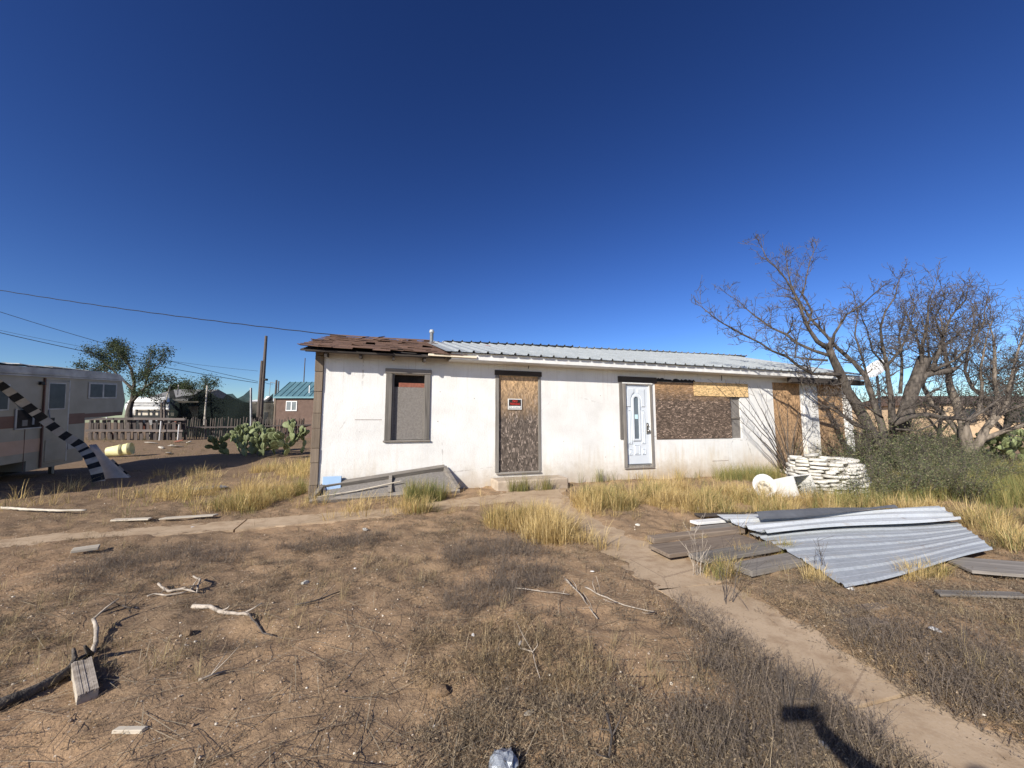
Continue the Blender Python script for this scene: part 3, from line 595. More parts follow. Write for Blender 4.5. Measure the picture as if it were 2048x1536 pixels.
MB().lathe([(.13, -.02), (.07, .03), (.057, .06)], 14).build('flashing', 'dull_metal', vp, loc=(0, 0, -.02), smooth=True)
MB().prism([Vector((-.05, -.05, 0)), Vector((.09, -.03, .01)), Vector((.1, .05, .01)), Vector((-.03, .06, 0))], .004).build('red_scrap', 'red_paint', mroof, loc=rp(3.95, 2.55, .05), rot=(R(15), 0, .4))
for s_, z_ in ((4.25, 2.68), (9.95, 2.60)): MB().tube([(s_, -.02, 2.74), (s_ + .01, -.014, z_ + .05), (s_, -.006, z_)], .008, 5).build('cable_stub', 'wire', house)
for s_, z_, l_ in ((9.5, .42, .55), (.6, 1.5, .5)): MB().box(s_, s_ + l_, -.0035, -.001, z_, z_ + .008).build('crack', 'rust', house)

# no trespassing sign
def text_mesh(txt, size, sx=1.0, bold=.0):
    cu = bpy.data.curves.new('lettering', 'FONT'); cu.body = txt; cu.size = size; cu.align_x = 'CENTER'; cu.align_y = 'CENTER'; cu.offset = bold; cu.resolution_u = 3
    o = bpy.data.objects.new('lettering', cu); COL.objects.link(o); dg = bpy.context.evaluated_depsgraph_get(); me = bpy.data.meshes.new_from_object(o.evaluated_get(dg)); bpy.data.objects.remove(o)
    for v in me.vertices: v.co.x *= sx
    return me
sc = HW(3.93, .012, 1.86); sg = empty('warning_sign', sc, (R(90), 0, HA), 'small black and red NO TRESPASSING sign with white border on boarded door', 'sign')
MB().bbox(-.165, .165, -.122, .122, -.004, .004, .003).build('sign_plate', 'white_paint', sg)
MB().box(-.145, .145, -.105, .105, .0045, .006).build('black_field', 'black', sg)
MB().box(-.138, .138, -.096, -.04, .0065, .008).build('white_field', 'white_paint', sg)
for txt, y, size, sx in (('NO', .068, .075, 1.0), ('TRESPASSING', .002, .066, .60)):
    me = text_mesh(txt, size, sx, .0022); me.materials.clear(); me.materials.append(MAT['red_paint']); o = link('lettering', me, sg, (0, y, .0085))
m = MB(); x = -.125
for wlen in (3, 8, 2):
    pts = []
    for k in range(wlen * 4): pts.append((x, -.068 + .014 * math.sin(k * 1.9 + wlen) * random.uniform(.3, 1), .0095)); x += .0042 * random.uniform(.6, 1.5)
    m.tube(pts, .0018, 3); x += .018
m.build('handwriting', 'black', sg)

# ------------------------------------------------------------------ things leaning on the house
fr = empty('wooden_frame', HW(.0, -.5, .02), (0, 0, HA), 'long grey wooden frame leaning askew against the white wall', 'wooden frame')
TL, TR, BR, BL = Vector((.10, .40, .24)), Vector((2.36, .47, .50)), Vector((2.62, .12, .06)), Vector((-.05, .0, .05))
nr = (BR - BL).cross(TL - BL).normalized()
MB().beam(BL, BR, .10, .085, nr).build('rail', 'grey_wood_x', fr); MB().beam(TL, TR, .10, .085, nr).build('rail', 'grey_wood_x', fr)
MB().beam(BL + (TL - BL) * .08, TL, .07, .10, nr).build('end_piece', 'grey_wood_x', fr); MB().beam(BR + (TR - BR) * .08, TR, .07, .10, nr).build('end_piece', 'grey_wood_x', fr)
a, b = BL.lerp(BR, .50), TL.lerp(TR, .53); MB().beam(a.lerp(b, .1), b.lerp(a, .08), .06, .11, nr).build('cross_piece', 'grey_wood_x', fr)
MB().prism([BL - nr * .04, BR - nr * .04, TR - nr * .04, TL - nr * .04], .008).build('backing_board', 'particle', fr)
tag(MB().tube([HW(.05, -.44, .13), HW(.7, -.36, .19), HW(1.48, -.28, .315)], .013, 6).build('pale_rod', 'pale_wood_x'), 'thin pale stick lying inside the leaning wooden frame', 'stick')
bx = MB().bbox(-.16, .16, -.04, .04, 0, .38, .006).build('blue_panel', 'blue_plastic', None, HW(.25, -.13, .06), (R(-8), 0, HA)); tag(bx, 'small pale blue rectangular panel leaning at the white wall corner', 'panel')

# ------------------------------------------------------------------ camper trailer with torn awning
TE = Vector((.25, -.968, 0)).normalized(); TN = Vector((-TE.y, TE.x, 0)) * -1   # along (towards viewer), outward normal
TNo = Vector((.968, .25, 0)); TF = Vector((-12.57, 12.5, 0)); PT = .066
trl = empty('camper_trailer', TF, (0, 0, 0), 'abandoned cream camper trailer with brown stripes and torn roof', 'trailer')
ax = (TE + Vector((0, 0, -PT))).normalized(); az = ax.cross(TNo * -1); az = az if az.z > 0 else -az; ay = az.cross(ax)
MW = Matrix((ax, ay, az)).transposed().to_4x4(); trl.rotation_euler = MW.to_euler()      # local x toward viewer, z up
outs = 1 if ay.dot(TNo) > 0 else -1
def tb(name, x0, x1, y0, y1, z0, z1, mat, par=None, bev=0):
    """y measured outward from the trailer side"""
    a, b = sorted((outs * y0, outs * y1)); m = MB(); (m.bbox(x0, x1, a, b, z0, z1, bev) if bev else m.box(x0, x1, a, b, z0, z1)); return m.build(name, mat, par or trl)
prof = [(-.05, 1.70), (1.40, 1.62), (1.40, .47), (3.08, .47), (3.08, .72), (7.6, .72), (7.6, 2.82), (.05, 2.82), (-.15, 2.15)]
m = MB(); n = len(prof); wdt = 2.35
m.add([(x, 0, z) for x, z in prof] + [(x, -outs * wdt, z) for x, z in prof], [tuple(range(n)), tuple(range(2 * n - 1, n - 1, -1))] + [(i, (i + 1) % n, (i + 1) % n + n, i + n) for i in range(n)])
bdy = m.build('body', 'trailer_skin', trl)
rpf = [(7.65, 2.825), (7.65, 2.98), (1.0, 3.02), (.2, 2.99), (-.02, 2.825)]; n = len(rpf)
MB().add([(x, outs * .04, z) for x, z in rpf] + [(x, -outs * (wdt + .04), z) for x, z in rpf], [tuple(range(n)), tuple(range(2 * n - 1, n - 1, -1))] + [(i, (i + 1) % n, (i + 1) % n + n, i + n) for i in range(n)]).build('roof', 'trailer_roof', trl)
for x0, x1, z0, z1 in ((-.03, 7.6, 2.78, 2.815), (2.0, 7.6, 2.845, 2.88)): tb('roof_trim', x0, x1, .045, .06, z0, z1, 'trailer_roof', bdy)
for k in range(7):
    x = .8 + k * .62 + rj(.2); MB().prism([Vector((x, -outs * .1, 3.03)), Vector((x + .5, -outs * .05, 3.05 + rj(.03))), Vector((x + .6, -outs * 1.0, 3.09 + rj(.05))), Vector((x - .1, -outs * .9, 3.05))], .012).build('loose_roof_sheet', ('white_paint' if k in (3, 5) else 'dull_metal'), trl)
tb('stripe', -.03, 1.43, .002, .006, 1.685, 1.80, 'trailer_brown', bdy); tb('stripe', 1.432, 2.04, .002, .006, 1.53, 1.82, 'trailer_brown', bdy); tb('stripe', 3.40, 7.6, .002, .006, 1.55, 1.83, 'trailer_brown', bdy)
tb('stripe', 2.70, 3.15, .002, .006, .92, 1.24, 'trailer_tan', bdy); tb('stripe', 3.16, 7.6, .002, .006, .92, 1.24, 'trailer_tan', bdy)
dr = tb('door', 2.02, 2.72, .004, .03, .57, 2.70, 'trailer_skin', None, .008); tb('door_window', 2.15, 2.60, .031, .036, 1.98, 2.62, 'glass_dark', dr); tb('window_frame', 2.12, 2.63, .0305, .033, 1.95, 2.65, 'trailer_roof', dr)
tb('door_edge', 2.725, 2.755, .004, .045, .5, 2.76, 'trailer_brown', dr); tb('latch', 2.45, 2.58, .031, .06, 1.66, 1.74, 'black', dr); tb('hinge_rail', 1.97, 2.012, .004, .02, .55, 2.72, 'trailer_roof', dr)
tb('step_hatch', 2.05, 2.66, .0325, .045, .62, 1.18, 'trailer_skin', dr, .006); tb('porch_lamp', 2.78, 2.88, .003, .06, 2.58, 2.66, 'black', bdy)
wn = tb('window', .26, 1.36, .003, .02, 2.22, 2.70, 'trailer_roof', bdy, .01); tb('pane', .32, .78, .021, .024, 2.27, 2.65, 'glass_dark', wn); tb('pane', .85, 1.30, .021, .024, 2.27, 2.65, 'glass_dark', wn)
wn = tb('window', 3.58, 4.35, .003, .02, 1.96, 2.58, 'trailer_roof', bdy, .01); tb('pane', 3.63, 4.30, .021, .024, 2.0, 2.54, 'glass_dark', wn)
hl = tb('hatch_opening', 2.78, 3.40, .003, .008, 1.53, 1.97, 'dark_void', bdy); tb('hatch_frame', 2.76, 3.44, .0085, .03, 1.50, 1.53, 'trailer_roof', hl); tb('hatch_frame', 3.40, 3.44, .0085, .03, 1.535, 2.0, 'trailer_roof', hl)
tb('hanging_scrap', 2.95, 3.0, .009, .02, 1.6, 1.85, 'trailer_roof', hl); tb('hanging_scrap', 3.12, 3.25, .009, .016, 1.58, 1.72, 'grey_roof', hl)
tb('seam', 3.155, 3.165, .003, .01, .5, 1.5, 'trailer_brown', bdy); tb('lower_hatch', 1.45, 1.95, .003, .02, .85, 1.02, 'trailer_roof', bdy)
for x in (5.2, 6.0):
    m = MB().lathe([(.0, -.1), (.17, -.1), (.19, -.09), (.33, -.11), (.36, -.06), (.36, .06), (.33, .11), (0, .11)], 20); m.xf(Matrix.Translation((x, -outs * .2, .42)) @ Matrix.Rotation(R(90), 4, 'X')).build('wheel', 'black', trl, smooth=True)
tb('far_light_blocker', 1.45, 7.5, -2.3, -2.26, -.1, .72, 'dark_void'); tb('underside_dark_box', 3.2, 7.4, -1.6, -.7, .05, .40, 'black'); tb('chassis', 1.5, 7.4, -1.9, -.45, .38, .46, 'black');  # unseen panel added to block light underneath; black box added to darken the underside
for x in (1.7,): tb('landing_leg', x, x + .08, -.5, -.42, -.12, .45, 'dull_metal')
def tpt(x, y, z): return TF + MW @ Vector((x, outs * y, z))
aw = empty('torn_awning', G(215, 985), (0, 0, 0), 'torn awning with black and white chequered edging sagging from camper', 'awning'); awi = aw.location.copy()
def ribbon(P, w0, w1, seg, a, b, name, out):
    """alternating blocks along a hanging edge"""
    Q = [];
    for i in range(len(P) - 1):
        for k in range(6): Q.append(P[i].lerp(P[i + 1], k / 6))
    Q.append(P[-1]); L = len(Q); per = L / seg
    for k in range(seg):
        i0 = int(k * per); i1 = min(L - 1, int((k + 1) * per)); pts = Q[i0:i1 + 1]
        if len(pts) < 2: continue
        m = MB(); w = w0 + (w1 - w0) * k / seg; tg_ = (pts[-1] - pts[0]).normalized(); dn = tg_.cross(Vector((-.75, .66, 0))).normalized() * -1
        vs = [p - awi for p in pts] + [p - awi + dn * w for p in pts]; n = len(pts)
        m.add(vs, [(j, j + 1, n + j + 1, n + j) for j in range(n - 1)]); o = m.build(name, (a, b)[k % 2], aw); sd = o.modifiers.new('thickness', 'SOLIDIFY'); sd.thickness = .006
E1 = [at(-40, 732, 7.9), at(14, 768, 8.7), at(55, 800, 9.2), at(97, 834, 9.6), at(133, 862, 9.8), at(170, 885, 9.9), at(190, 908, 9.8), at(205, 938, 9.6), at(216, 980, 9.4)]
ribbon(E1, .17, .22, 26, 'canvas_white', 'black', 'edging_block', TNo)
E2 = [at(226, 918, 10.2), at(246, 938, 10.15), at(266, 957, 10.05), at(298, 980, 9.95)]
ribbon(E2, .16, .14, 8, 'canvas_white', 'black', 'edging_block', TNo)
m = MB(); rows_ = []
for i in range(9):
    t = i / 8; l = at(178 + 36 * t, 890 + 88 * t, 9.95 - .4 * t); r_ = at(192 + 108 * t, 888 + 102 * t ** .9, 10.1 - .3 * t); rows_.append([l.lerp(r_, k / 7) + Vector((0, 0, -.22 * math.sin(math.pi * k / 7) * t + rj(.012))) for k in range(8)])
vs = [p - awi for r_ in rows_ for p in r_]; m.add(vs, [(i * 8 + k, i * 8 + k + 1, (i + 1) * 8 + k + 1, (i + 1) * 8 + k) for i in range(8) for k in range(7)]); o = m.build('canvas_sheet', 'canvas', aw, smooth=True); o.modifiers.new('thickness', 'SOLIDIFY').thickness = .006
E3 = MB().tube([tpt(2.74, .05, 2.7) - awi, at(95, 800, 9.9) - awi, at(100, 840, 9.85) - awi], .012, 5); E3.build('hanging_cord', 'dull_metal', aw)
bk = empty('bucket', G(232, 915), (0, 0, 0), 'yellow plastic bucket lying tipped over beside the camper', 'bucket')
for nm, of, sz in (('inner_pail', 0.0, 1.28), ('pail', .22, 1.34)):
    m = MB().lathe([(0, 0), (.138, 0), (.142, .01), (.16, .27), (.172, .275), (.172, .31), (.164, .315), (.17, .37), (.163, .37), (.135, .015), (0, .015)], 22); m.xf(Matrix.Rotation(R(25), 4, 'Z') @ Matrix.Rotation(R(80), 4, 'Y') @ Matrix.Scale(sz, 4)); m.build(nm, 'bucket_yellow', bk, loc=(-.30 + of * .9, of * .42 - .05, .19 + of * .18), smooth=True)

# ------------------------------------------------------------------ fences, net, shed and poles behind the camper
FY = 22.0
pf = empty('pallet_fence', at(270, 882, FY), label='dark fence of stacked wooden pallets beyond the yard', cat='fence'); pfl = pf.location.copy()
def fat(x, y, d=0): p = at(x, y, FY); return p - pfl + Vector((0, d, 0))
for y, xa, xb, h in ((838, 172, 372, .13), (861, 174, 368, .13), (883, 174, 368, .09)):
    xm = (xa + xb) / 2 + rj(6); MB().beam(fat(xa, y, -.07), fat(xm - .4, y + rj(.6), -.07), .05, h).build('rail', 'fence_wood_x', pf); MB().beam(fat(xm, y + rj(.6), -.07), fat(xb, y + rj(.8), -.07), .05, h).build('rail', 'fence_wood_x', pf)
for tier, (ya, yb) in enumerate(((845, 859), (866, 882))):
    for k in range(15):
        x = 179 + k * 13.0 + rj(1.6); MB().beam(fat(x + rj(.6), ya + rj(1)), fat(x, yb), .17 + rj(.03), .025, Vector((0, 1, 0))).build('slat', 'dark_wood_z', pf)
for tier, (ya, yb) in enumerate(((840, 860), (864, 884))):
    for k in range(16): x = 176 + k * 12.6 + rj(2); MB().beam(fat(x, ya, .16), fat(x, yb, .16), .20 + rj(.03), .025, Vector((0, 1, 0))).build('rear_slat', 'dark_wood_z', pf)
for x0, y0, x1, y1 in ((206, 745, 213, 837), (322, 842, 318, 884), (358, 849, 355, 880)): tag(MB().tube([at(x1, y1, FY - .35), at(x0, y0, FY - .30)], .025, 6).build('white_pole', 'white_paint'), {206: 'tall thin white pole rising before the camper nose', 322: 'short white stick leaning on the pallet fence middle', 358: 'short white stick leaning at the pallet fence end by the stakes'}[x0], 'pole')
for k, (x, y) in enumerate(((290, 848), (337, 846), (352, 848), (205, 870), (224, 868), (300, 868))): tag(MB().bbox(-.12, .12, -.06, .06, 0, .3 + .1 * (k % 3), .02).build('bagged_trash', 'canvas_white' if k % 2 else 'brick_red', None, at(x, y + 12, FY + .5), (0, rj(.5), rj(1))), 'scrap of trash seen between the pallet slats', 'trash', 'trash behind the pallet fence')
sf = empty('stake_fence', at(490, 882, FY + .6), label='rustic fence of thin upright grey stakes with one rail', cat='fence'); sfl = sf.location.copy()
stk = MB().tube([(0, 0, 0), (.01, 0, .7), (0, .01, 1.40)], [.032, .03, .024], 6).mesh('stake', 'fence_wood_z')
for k in range(52):
    x = 362 + k * 5.05 + rj(.8); p = at(x, 884 - k * .08, FY + .6 + .05 * k); o = link('stake', stk, sf, p - sfl, (rj(.04), rj(.05), rj(3))); o.scale = (1, 1, random.uniform(.92, 1.06))
MB().beam(at(366, 855, FY + .5) - sfl, at(505, 853.5, FY + 1.9) - sfl, .07, .08).build('rail', 'fence_wood_x', sf); MB().beam(at(505, 853, FY + 1.95) - sfl, at(640, 849, FY + 3.2) - sfl, .07, .08).build('rail', 'fence_wood_x', sf)
# shade net on poles
NY = 26.0
tops = [(338, 772), (345, 774), (352, 795), (362, 792), (372, 791), (384, 791), (394, 788), (403, 779), (414, 778), (424, 787), (437, 795), (450, 798), (462, 798.5), (474, 797), (486, 791), (496, 783), (503, 777)]
nto = empty('shade_net', at(420, 870, NY), label='dark shade netting hung sagging between thin poles behind the fences', cat='netting'); nl = nto.location.copy()
for dy, nm in ((0, 'net_sheet'), (2.4, 'rear_net_sheet')):
    m = MB(); vs = []; n = len(tops); nr_ = 7
    for j in range(nr_):
        for i, (x, y) in enumerate(tops):
            yy = y + 4 * (dy > 0); p = at(x, yy + (876 - yy) * j / (nr_ - 1), NY) - nl + Vector((rj(.03), dy + .18 * math.sin(i * 1.1 + j) * (j / nr_) + rj(.05), 0)); vs.append(p)
    m.add(vs, [(j * n + i, j * n + i + 1, (j + 1) * n + i + 1, (j + 1) * n + i) for j in range(nr_ - 1) for i in range(n - 1)]); m.build(nm, 'net', nto, smooth=True)
for k, ((x0, y0), (x1, y1), r_) in enumerate((((340, 773), (330, 808), .035), ((357, 770), (355, 790), .03), ((414.5, 771), (408, 850), .045), ((502, 776), (502, 860), .07))): MB().tube([at(x1, y1, NY - .4) - nl, at(x0, y0, NY - .2) - nl], r_, 6).build('net_pole', 'dull_metal' if k == 3 else 'beige_wall', nto)
db = empty('lean_to', at(430, 872, 31), label='dark low lean-to of boards behind the shade netting', cat='lean-to'); dl = db.location.copy()
for k in range(22): MB().beam(at(345 + k * 7.4, 884, 31) - dl, at(345 + k * 7.4, 806 + rj(1), 31) - dl, .29, .03, Vector((0, 1, 0))).build('plank', 'dark_wood_x', db)
MB().beam(at(342, 804, 30.8) - dl, at(450, 804, 30.8) - dl, .5, .10).build('roof_edge', 'beige_wall', db)
shx = at(545, 880, 25).x; shz = .35
shed = empty('shed', (shx, 25, shz), label='small brown shed with teal ribbed metal roof and white window', cat='shed')
SWp = 4.4; SHt = at(545, 793, 25).z - shz; SRt = at(560, 764, 26.6).z - shz
MB().box(0, SWp, 0, .12, 0, SHt).build('front_wall', 'brown_siding', shed); MB().box(0, .12, .12, 3.2, 0, SHt).build('side_wall', 'brown_siding', shed); MB().box(SWp - .12, SWp, .12, 3.2, 0, SHt).build('side_wall', 'brown_siding', shed); MB().box(.12, SWp - .12, 3.08, 3.2, 0, SHt).build('rear_wall', 'brown_siding', shed)
MB().add([(.02, .02, SHt), (.02, 3.18, SHt), (.02, 1.6, SRt - .05), (.1, .02, SHt), (.1, 3.18, SHt), (.1, 1.6, SRt - .05)], [(0, 2, 1), (3, 4, 5), (1, 2, 5, 4), (2, 0, 3, 5)]).build('gable', 'brown_siding', shed)
rf = MB().prism([Vector((-.03, -.12, SHt)), Vector((SWp, -.12, SHt)), Vector((SWp, 1.6, SRt)), Vector((-.03, 1.6, SRt))], .04).build('roof', 'teal_roof', shed); MB().prism([Vector((-.03, 1.604, SRt)), Vector((SWp, 1.604, SRt)), Vector((SWp, 3.3, SHt)), Vector((-.03, 3.3, SHt))], .04).build('rear_slope', 'teal_roof', rf)
for k in range(12): x = .0 + k * .38; MB().beam((x, -.12, SHt + .02), (x, 1.6, SRt + .02), .035, .035).build('rib', 'teal_roof', rf)
MB().box(0 - .03, SWp, -.16, -.125, SHt - .12, SHt - .01).build('fascia', 'teal_roof', rf)
MB().tube([(2.05, .3, SHt), (2.05, .3, SHt + .75)], .04, 8).build('vent', 'white_paint', rf)
for x in (0, SWp - .1): MB().bbox(x - .02, x + .08, -.03, -.003, 0, SHt - .13, .005).build('corner_trim', 'brown_wood_z', shed)
wx0 = (at(573, 800, 25).x - shx); wx1 = (at(595, 800, 25).x - shx); wz0 = at(573, 822, 25).z - shz; wz1 = at(573, 802, 25).z - shz
wn = empty('window', (0, 0, 0)); wn.parent = shed; wxm = (wx0 + wx1) / 2
for a, b, c, d in ((wx0, wx1, wz0, wz0 + .06), (wx0, wx1, wz1 - .06, wz1), (wx0, wx0 + .05, wz0 + .061, wz1 - .061), (wx1 - .05, wx1, wz0 + .061, wz1 - .061), (wxm - .035, wxm + .035, wz0 + .061, wz1 - .061)): MB().box(a, b, -.04, -.003, c, d).build('frame', 'white_paint', wn)
for a, b in ((wx0 + .05, wxm - .035), (wxm + .035, wx1 - .05)): MB().box(a, b, -.02, -.004, wz0 + .06, wz1 - .06).build('pane', 'pane', wn)
def upole(px, ytop, ybase, Yd, r0, label, mat='pole_wood'):
    p = at(px, ybase, Yd); t = at(px, ytop, Yd); e = empty('utility_pole', p, label=label, cat='utility pole'); h = t.z - p.z
    MB().tube([(0, 0, -.3), (0, 0, h * .5), (.02, 0, h)], [r0, r0 * .85, r0 * .62], 10).build('shaft', mat, e); return e, h
PY = 28.0
p1, h1 = upole(519, 672, 872, PY, .15, 'tall dark wooden utility pole beside the shade netting')
MB().tube([(-.13, -.1, -.3), (-.10, -.08, at(519, 722, PY).z - p1.location.z)], [.13, .1], 8).build('splint', 'pole_wood', p1)
MB().bbox(.1, .3, -.1, .1, at(519, 760, PY).z - p1.location.z - .05, at(519, 760, PY).z - p1.location.z + .1, .02).build('cable_clamp', 'black', p1)
p2, h2 = upole(546, 760, 870, 34, .12, 'short weathered pole with a round lamp beside the teal shed')
MB().tube([(0, 0, h2 - .3), (-.5, 0, h2 - .2)], .03, 6).build('arm', 'dull_metal', p2); MB().lathe([(0, .12), (.2, .08), (.3, -.1), (.22, -.3), (0, -.34)], 14).build('lamp', 'white_paint', p2, loc=(-.55, 0, h2 - 1.55), smooth=True); MB().tube([(-.55, 0, h2 - 1.4), (-.5, 0, h2 - .2)], .02, 5).build('lamp_stem', 'dull_metal', p2)
MB().tube([(.22, 0, -.3), (.22, 0, h2 - .1)], .06, 6).build('conduit', 'dull_metal', p2)
p3, h3 = upole(602, 716, 865, 60, .10, 'thin distant pole rising behind the teal shed roof')
def wire(a, b, sag, label, r=.014, n=24, wob=0):
    P = [a.lerp(b, k / n) + Vector((0, 0, -4 * sag * (k / n) * (1 - k / n) + wob * (k % 2))) for k in range(n + 1)]
    tag(MB().tube(P, r, 4).build('power_line', 'wire'), label, 'power line', 'overhead wires')
pa = at(517, 783 - 24, PY)
wire(at(-500, 480, 16), HW(.1, 3.0, 3.78), .35, 'twisted overhead service wire attached to the shingle roof corner', .012, 60, .012)
wire(at(-420, 478, 18), at(516, 788 - 25, PY), .55, 'overhead wire crossing steeply to the utility pole')
wire(at(-420, 560, 18), at(516, 766, PY), .4, 'lowest black overhead wire running to the utility pole clamp', .018)
wire(at(-420, 555, 20), at(516, 742, PY), .7, 'faint thin overhead wire running to the upper utility pole', .009)
wire(at(521, 760, PY), at(546, 768, 34), .1, 'short wire between the tall pole and the lamp pole', .014)
# far buildings
def cottage(name, label, cat, px0, px1, ytop, ybase, yridge, Yd, dep, wall, roof, over=.3):
    a = at(px0, ybase, Yd); b = at(px1, ybase, Yd); e = empty(name, a, label=label, cat=cat); w = b.x - a.x; h = at(px0, ytop, Yd).z - a.z; hr = at(px0, yridge, Yd + dep / 2).z - a.z
    MB().box(0, w, 0, dep, -.3, h).build('walls', wall, e)
    m = MB(); m.add([(-over, -over, h), (w + over, -over, h), (w + over, dep / 2, hr), (-over, dep / 2, hr), (-over, dep + over, h), (w + over, dep + over, h)], [(0, 1, 2, 3), (3, 2, 5, 4), (0, 3, 4), (1, 5, 2), (0, 4, 5, 1)]).build('roof', roof, e); return e, w, h
c1, w_, h_ = cottage('far_house', 'far pale house with low roof between pole and shed', 'house', 494, 560, 803, 852, 797, 62, 8, 'beige_wall', 'white_paint'); MB().box(w_ * .5, w_ * .62, -.05, 0, .2, 2.2).build('door', 'dull_metal', c1); MB().box(w_ * .15, w_ * .35, -.05, 0, 1.0, 2.0).build('window', 'glass_dark', c1)
c2, w_, h_ = cottage('far_house', 'far house with dark grey roof behind the leafy tree', 'house', 285, 372, 798, 845, 779, 48, 9, 'grey_roof', 'grey_roof'); MB().box(w_ * .3, w_ * .45, -.05, 0, .8, 2.0).build('window', 'glass_dark', c2); MB().box(-.3, w_ + .3, -.36, -.31, h_ - .25, h_).build('fascia', 'white_paint', c2)
c3, w_, h_ = cottage('long_building', 'long tan building with low brown roof behind the bare trees', 'building', 1880, 2300, 808, 868, 792, 34, 9, 'tan_wall', 'brown_siding')
for k in range(4): MB().box(2 + k * 4.3, 3.3 + k * 4.3, -.05, -.004, 1.0, 2.2).build('window', 'glass_dark', c3)
lw = empty('low_wall', at(1770, 872, 33), label='low tan wall left of the long tan building', cat='wall')
for k in range(6): MB().box(-1.5 + k * .62, -.9 + k * .62, -.05 + .02 * (k % 2), .05, 0, 1.0 + rj(.04)).build('panel', 'tan_wall', lw)
# white tank and flatbed behind the pallets
tk = empty('white_tank', at(305, 850, 30), label='white rounded tank behind the pallet fence under the leafy tree', cat='tank'); tkh = at(305, 794, 30).z - tk.location.z
m = MB().lathe([(0, -1.9), (.5, -1.8), (.72, -1.5), (.78, -1.2), (.78, .9), (.7, 1.1), (.45, 1.25), (0, 1.3)], 20); m.xf(Matrix.Translation((0, 0, tkh - .78)) @ Matrix.Rotation(R(90), 4, 'Y')).build('vessel', 'white_paint', tk, smooth=True)
for x in (-1.1, .5): MB().box(x, x + .2, -.4, .4, 0, tkh - 1.3).build('leg', 'dull_metal', tk)
fb = empty('flatbed_trailer', at(300, 862, 27), label='pale flatbed trailer with side rails behind the pallet fence', cat='flatbed'); fl = fb.location.copy()
for y, xa, xb, h, mt in ((806, 252, 342, .08, 'black'), (811, 256, 338, .17, 'trailer_roof'), (817, 258, 338, .13, 'white_paint'), (833, 250, 340, .18, 'black')): MB().beam(at(xa, y, 27) - fl, at(xb, y, 27) - fl, .06, h).build('side_rail', mt, fb)
for x in (262, 274, 298, 309, 320, 327, 332): MB().beam(at(x, 835, 27.1) - fl, at(x + rj(2), 818, 27.1) - fl, .10, .05, Vector((0, 1, 0))).build('stanchion', 'black', fb)
MB().box(-1.5, 1.3, .3, .36, at(300, 832, 27).z - fl.z, at(300, 819, 27).z - fl.z).build('headboard', 'beige_wall', fb)
for x in (-.8, .5): MB().lathe([(0, -.12), (.32, -.12), (.36, 0), (.32, .12), (0, .12)], 16).xf(Matrix.Translation((x, 0, .36)) @ Matrix.Rotation(R(90), 4, 'X')).build('wheel', 'black', fb)
for x, yt in ((323, 805), (329, 800)): tag(MB().beam(at(x, 842, 24), at(x, yt, 24), .09, .09, Vector((0, 1, 0))).build('fence_post', 'pole_wood'), 'taller dark square post behind the pallet fence' if x == 329 else 'shorter dark square post behind the pallet fence', 'post')

# ------------------------------------------------------------------ prickly pear
def pad_mesh():
    bm = bmesh.new(); bmesh.ops.create_uvsphere(bm, u_segments=12, v_segments=8, radius=1)
    for v in bm.verts:
        z = (v.co.z + 1) / 2; w = .42 + .58 * math.sin(min(1, z * 1.05) * math.pi * .62); v.co = Vector((v.co.x * .105 * w * 1.15, v.co.y * .026, z * .32))
    me = bpy.data.meshes.new('pad'); bm.to_mesh(me); bm.free(); me.materials.append(MAT['cactus']); me.polygons.foreach_set('use_smooth', [True] * len(me.polygons)); return me
PAD = pad_mesh()
def pear(name, base, label, nst, wid, dep, scale=1.0, levels=4):
    e = empty(name, base, label=label, cat='cactus')
    def put(p, d, roll, sc, lv):
        o = link('pad', PAD, e, p); qd = d.to_track_quat('Z', 'Y') @ Quaternion((0, 0, 1), roll); o.rotation_mode = 'QUATERNION'; o.rotation_quaternion = qd; o.scale = (sc * random.uniform(.9, 1.15), sc, sc)
        if lv <= 0: return
        for _ in range(random.choice((1, 2, 2, 3, 3))):
            sd = qd @ Vector((1, 0, 0)); a = rj(1.0); nd = (d * math.cos(a) + sd * math.sin(a) + Vector((rj(.25), rj(.25), .22))).normalized(); put(p + d * .29 * sc * random.uniform(.8, 1) + sd * math.sin(a) * .07 * sc, nd, roll + rj(1.2), sc * random.uniform(.82, 1.0), lv - 1 - (random.random() < .25))
    for k in range(nst):
        t = (k + .5) / nst * 2 - 1; p = Vector((t * wid + rj(.15), rj(dep), -.03)); put(p, Vector((t * .6 + rj(.5), rj(.5), 1)).normalized(), rj(1.5), scale * random.uniform(.9, 1.2), levels - (abs(t) > .7) - (random.random() < .3))
    return e
random.seed(12); pear('prickly_pear', at(515, 908, 15.2), 'sprawling green prickly pear cactus in front of the stake fence', 17, 1.5, .7, 1.05, 4)
random.seed(15); pear('prickly_pear', G(2035, 925), 'dark prickly pear clump under the right bare tree', 9, 1.2, .6, 1.15, 4)

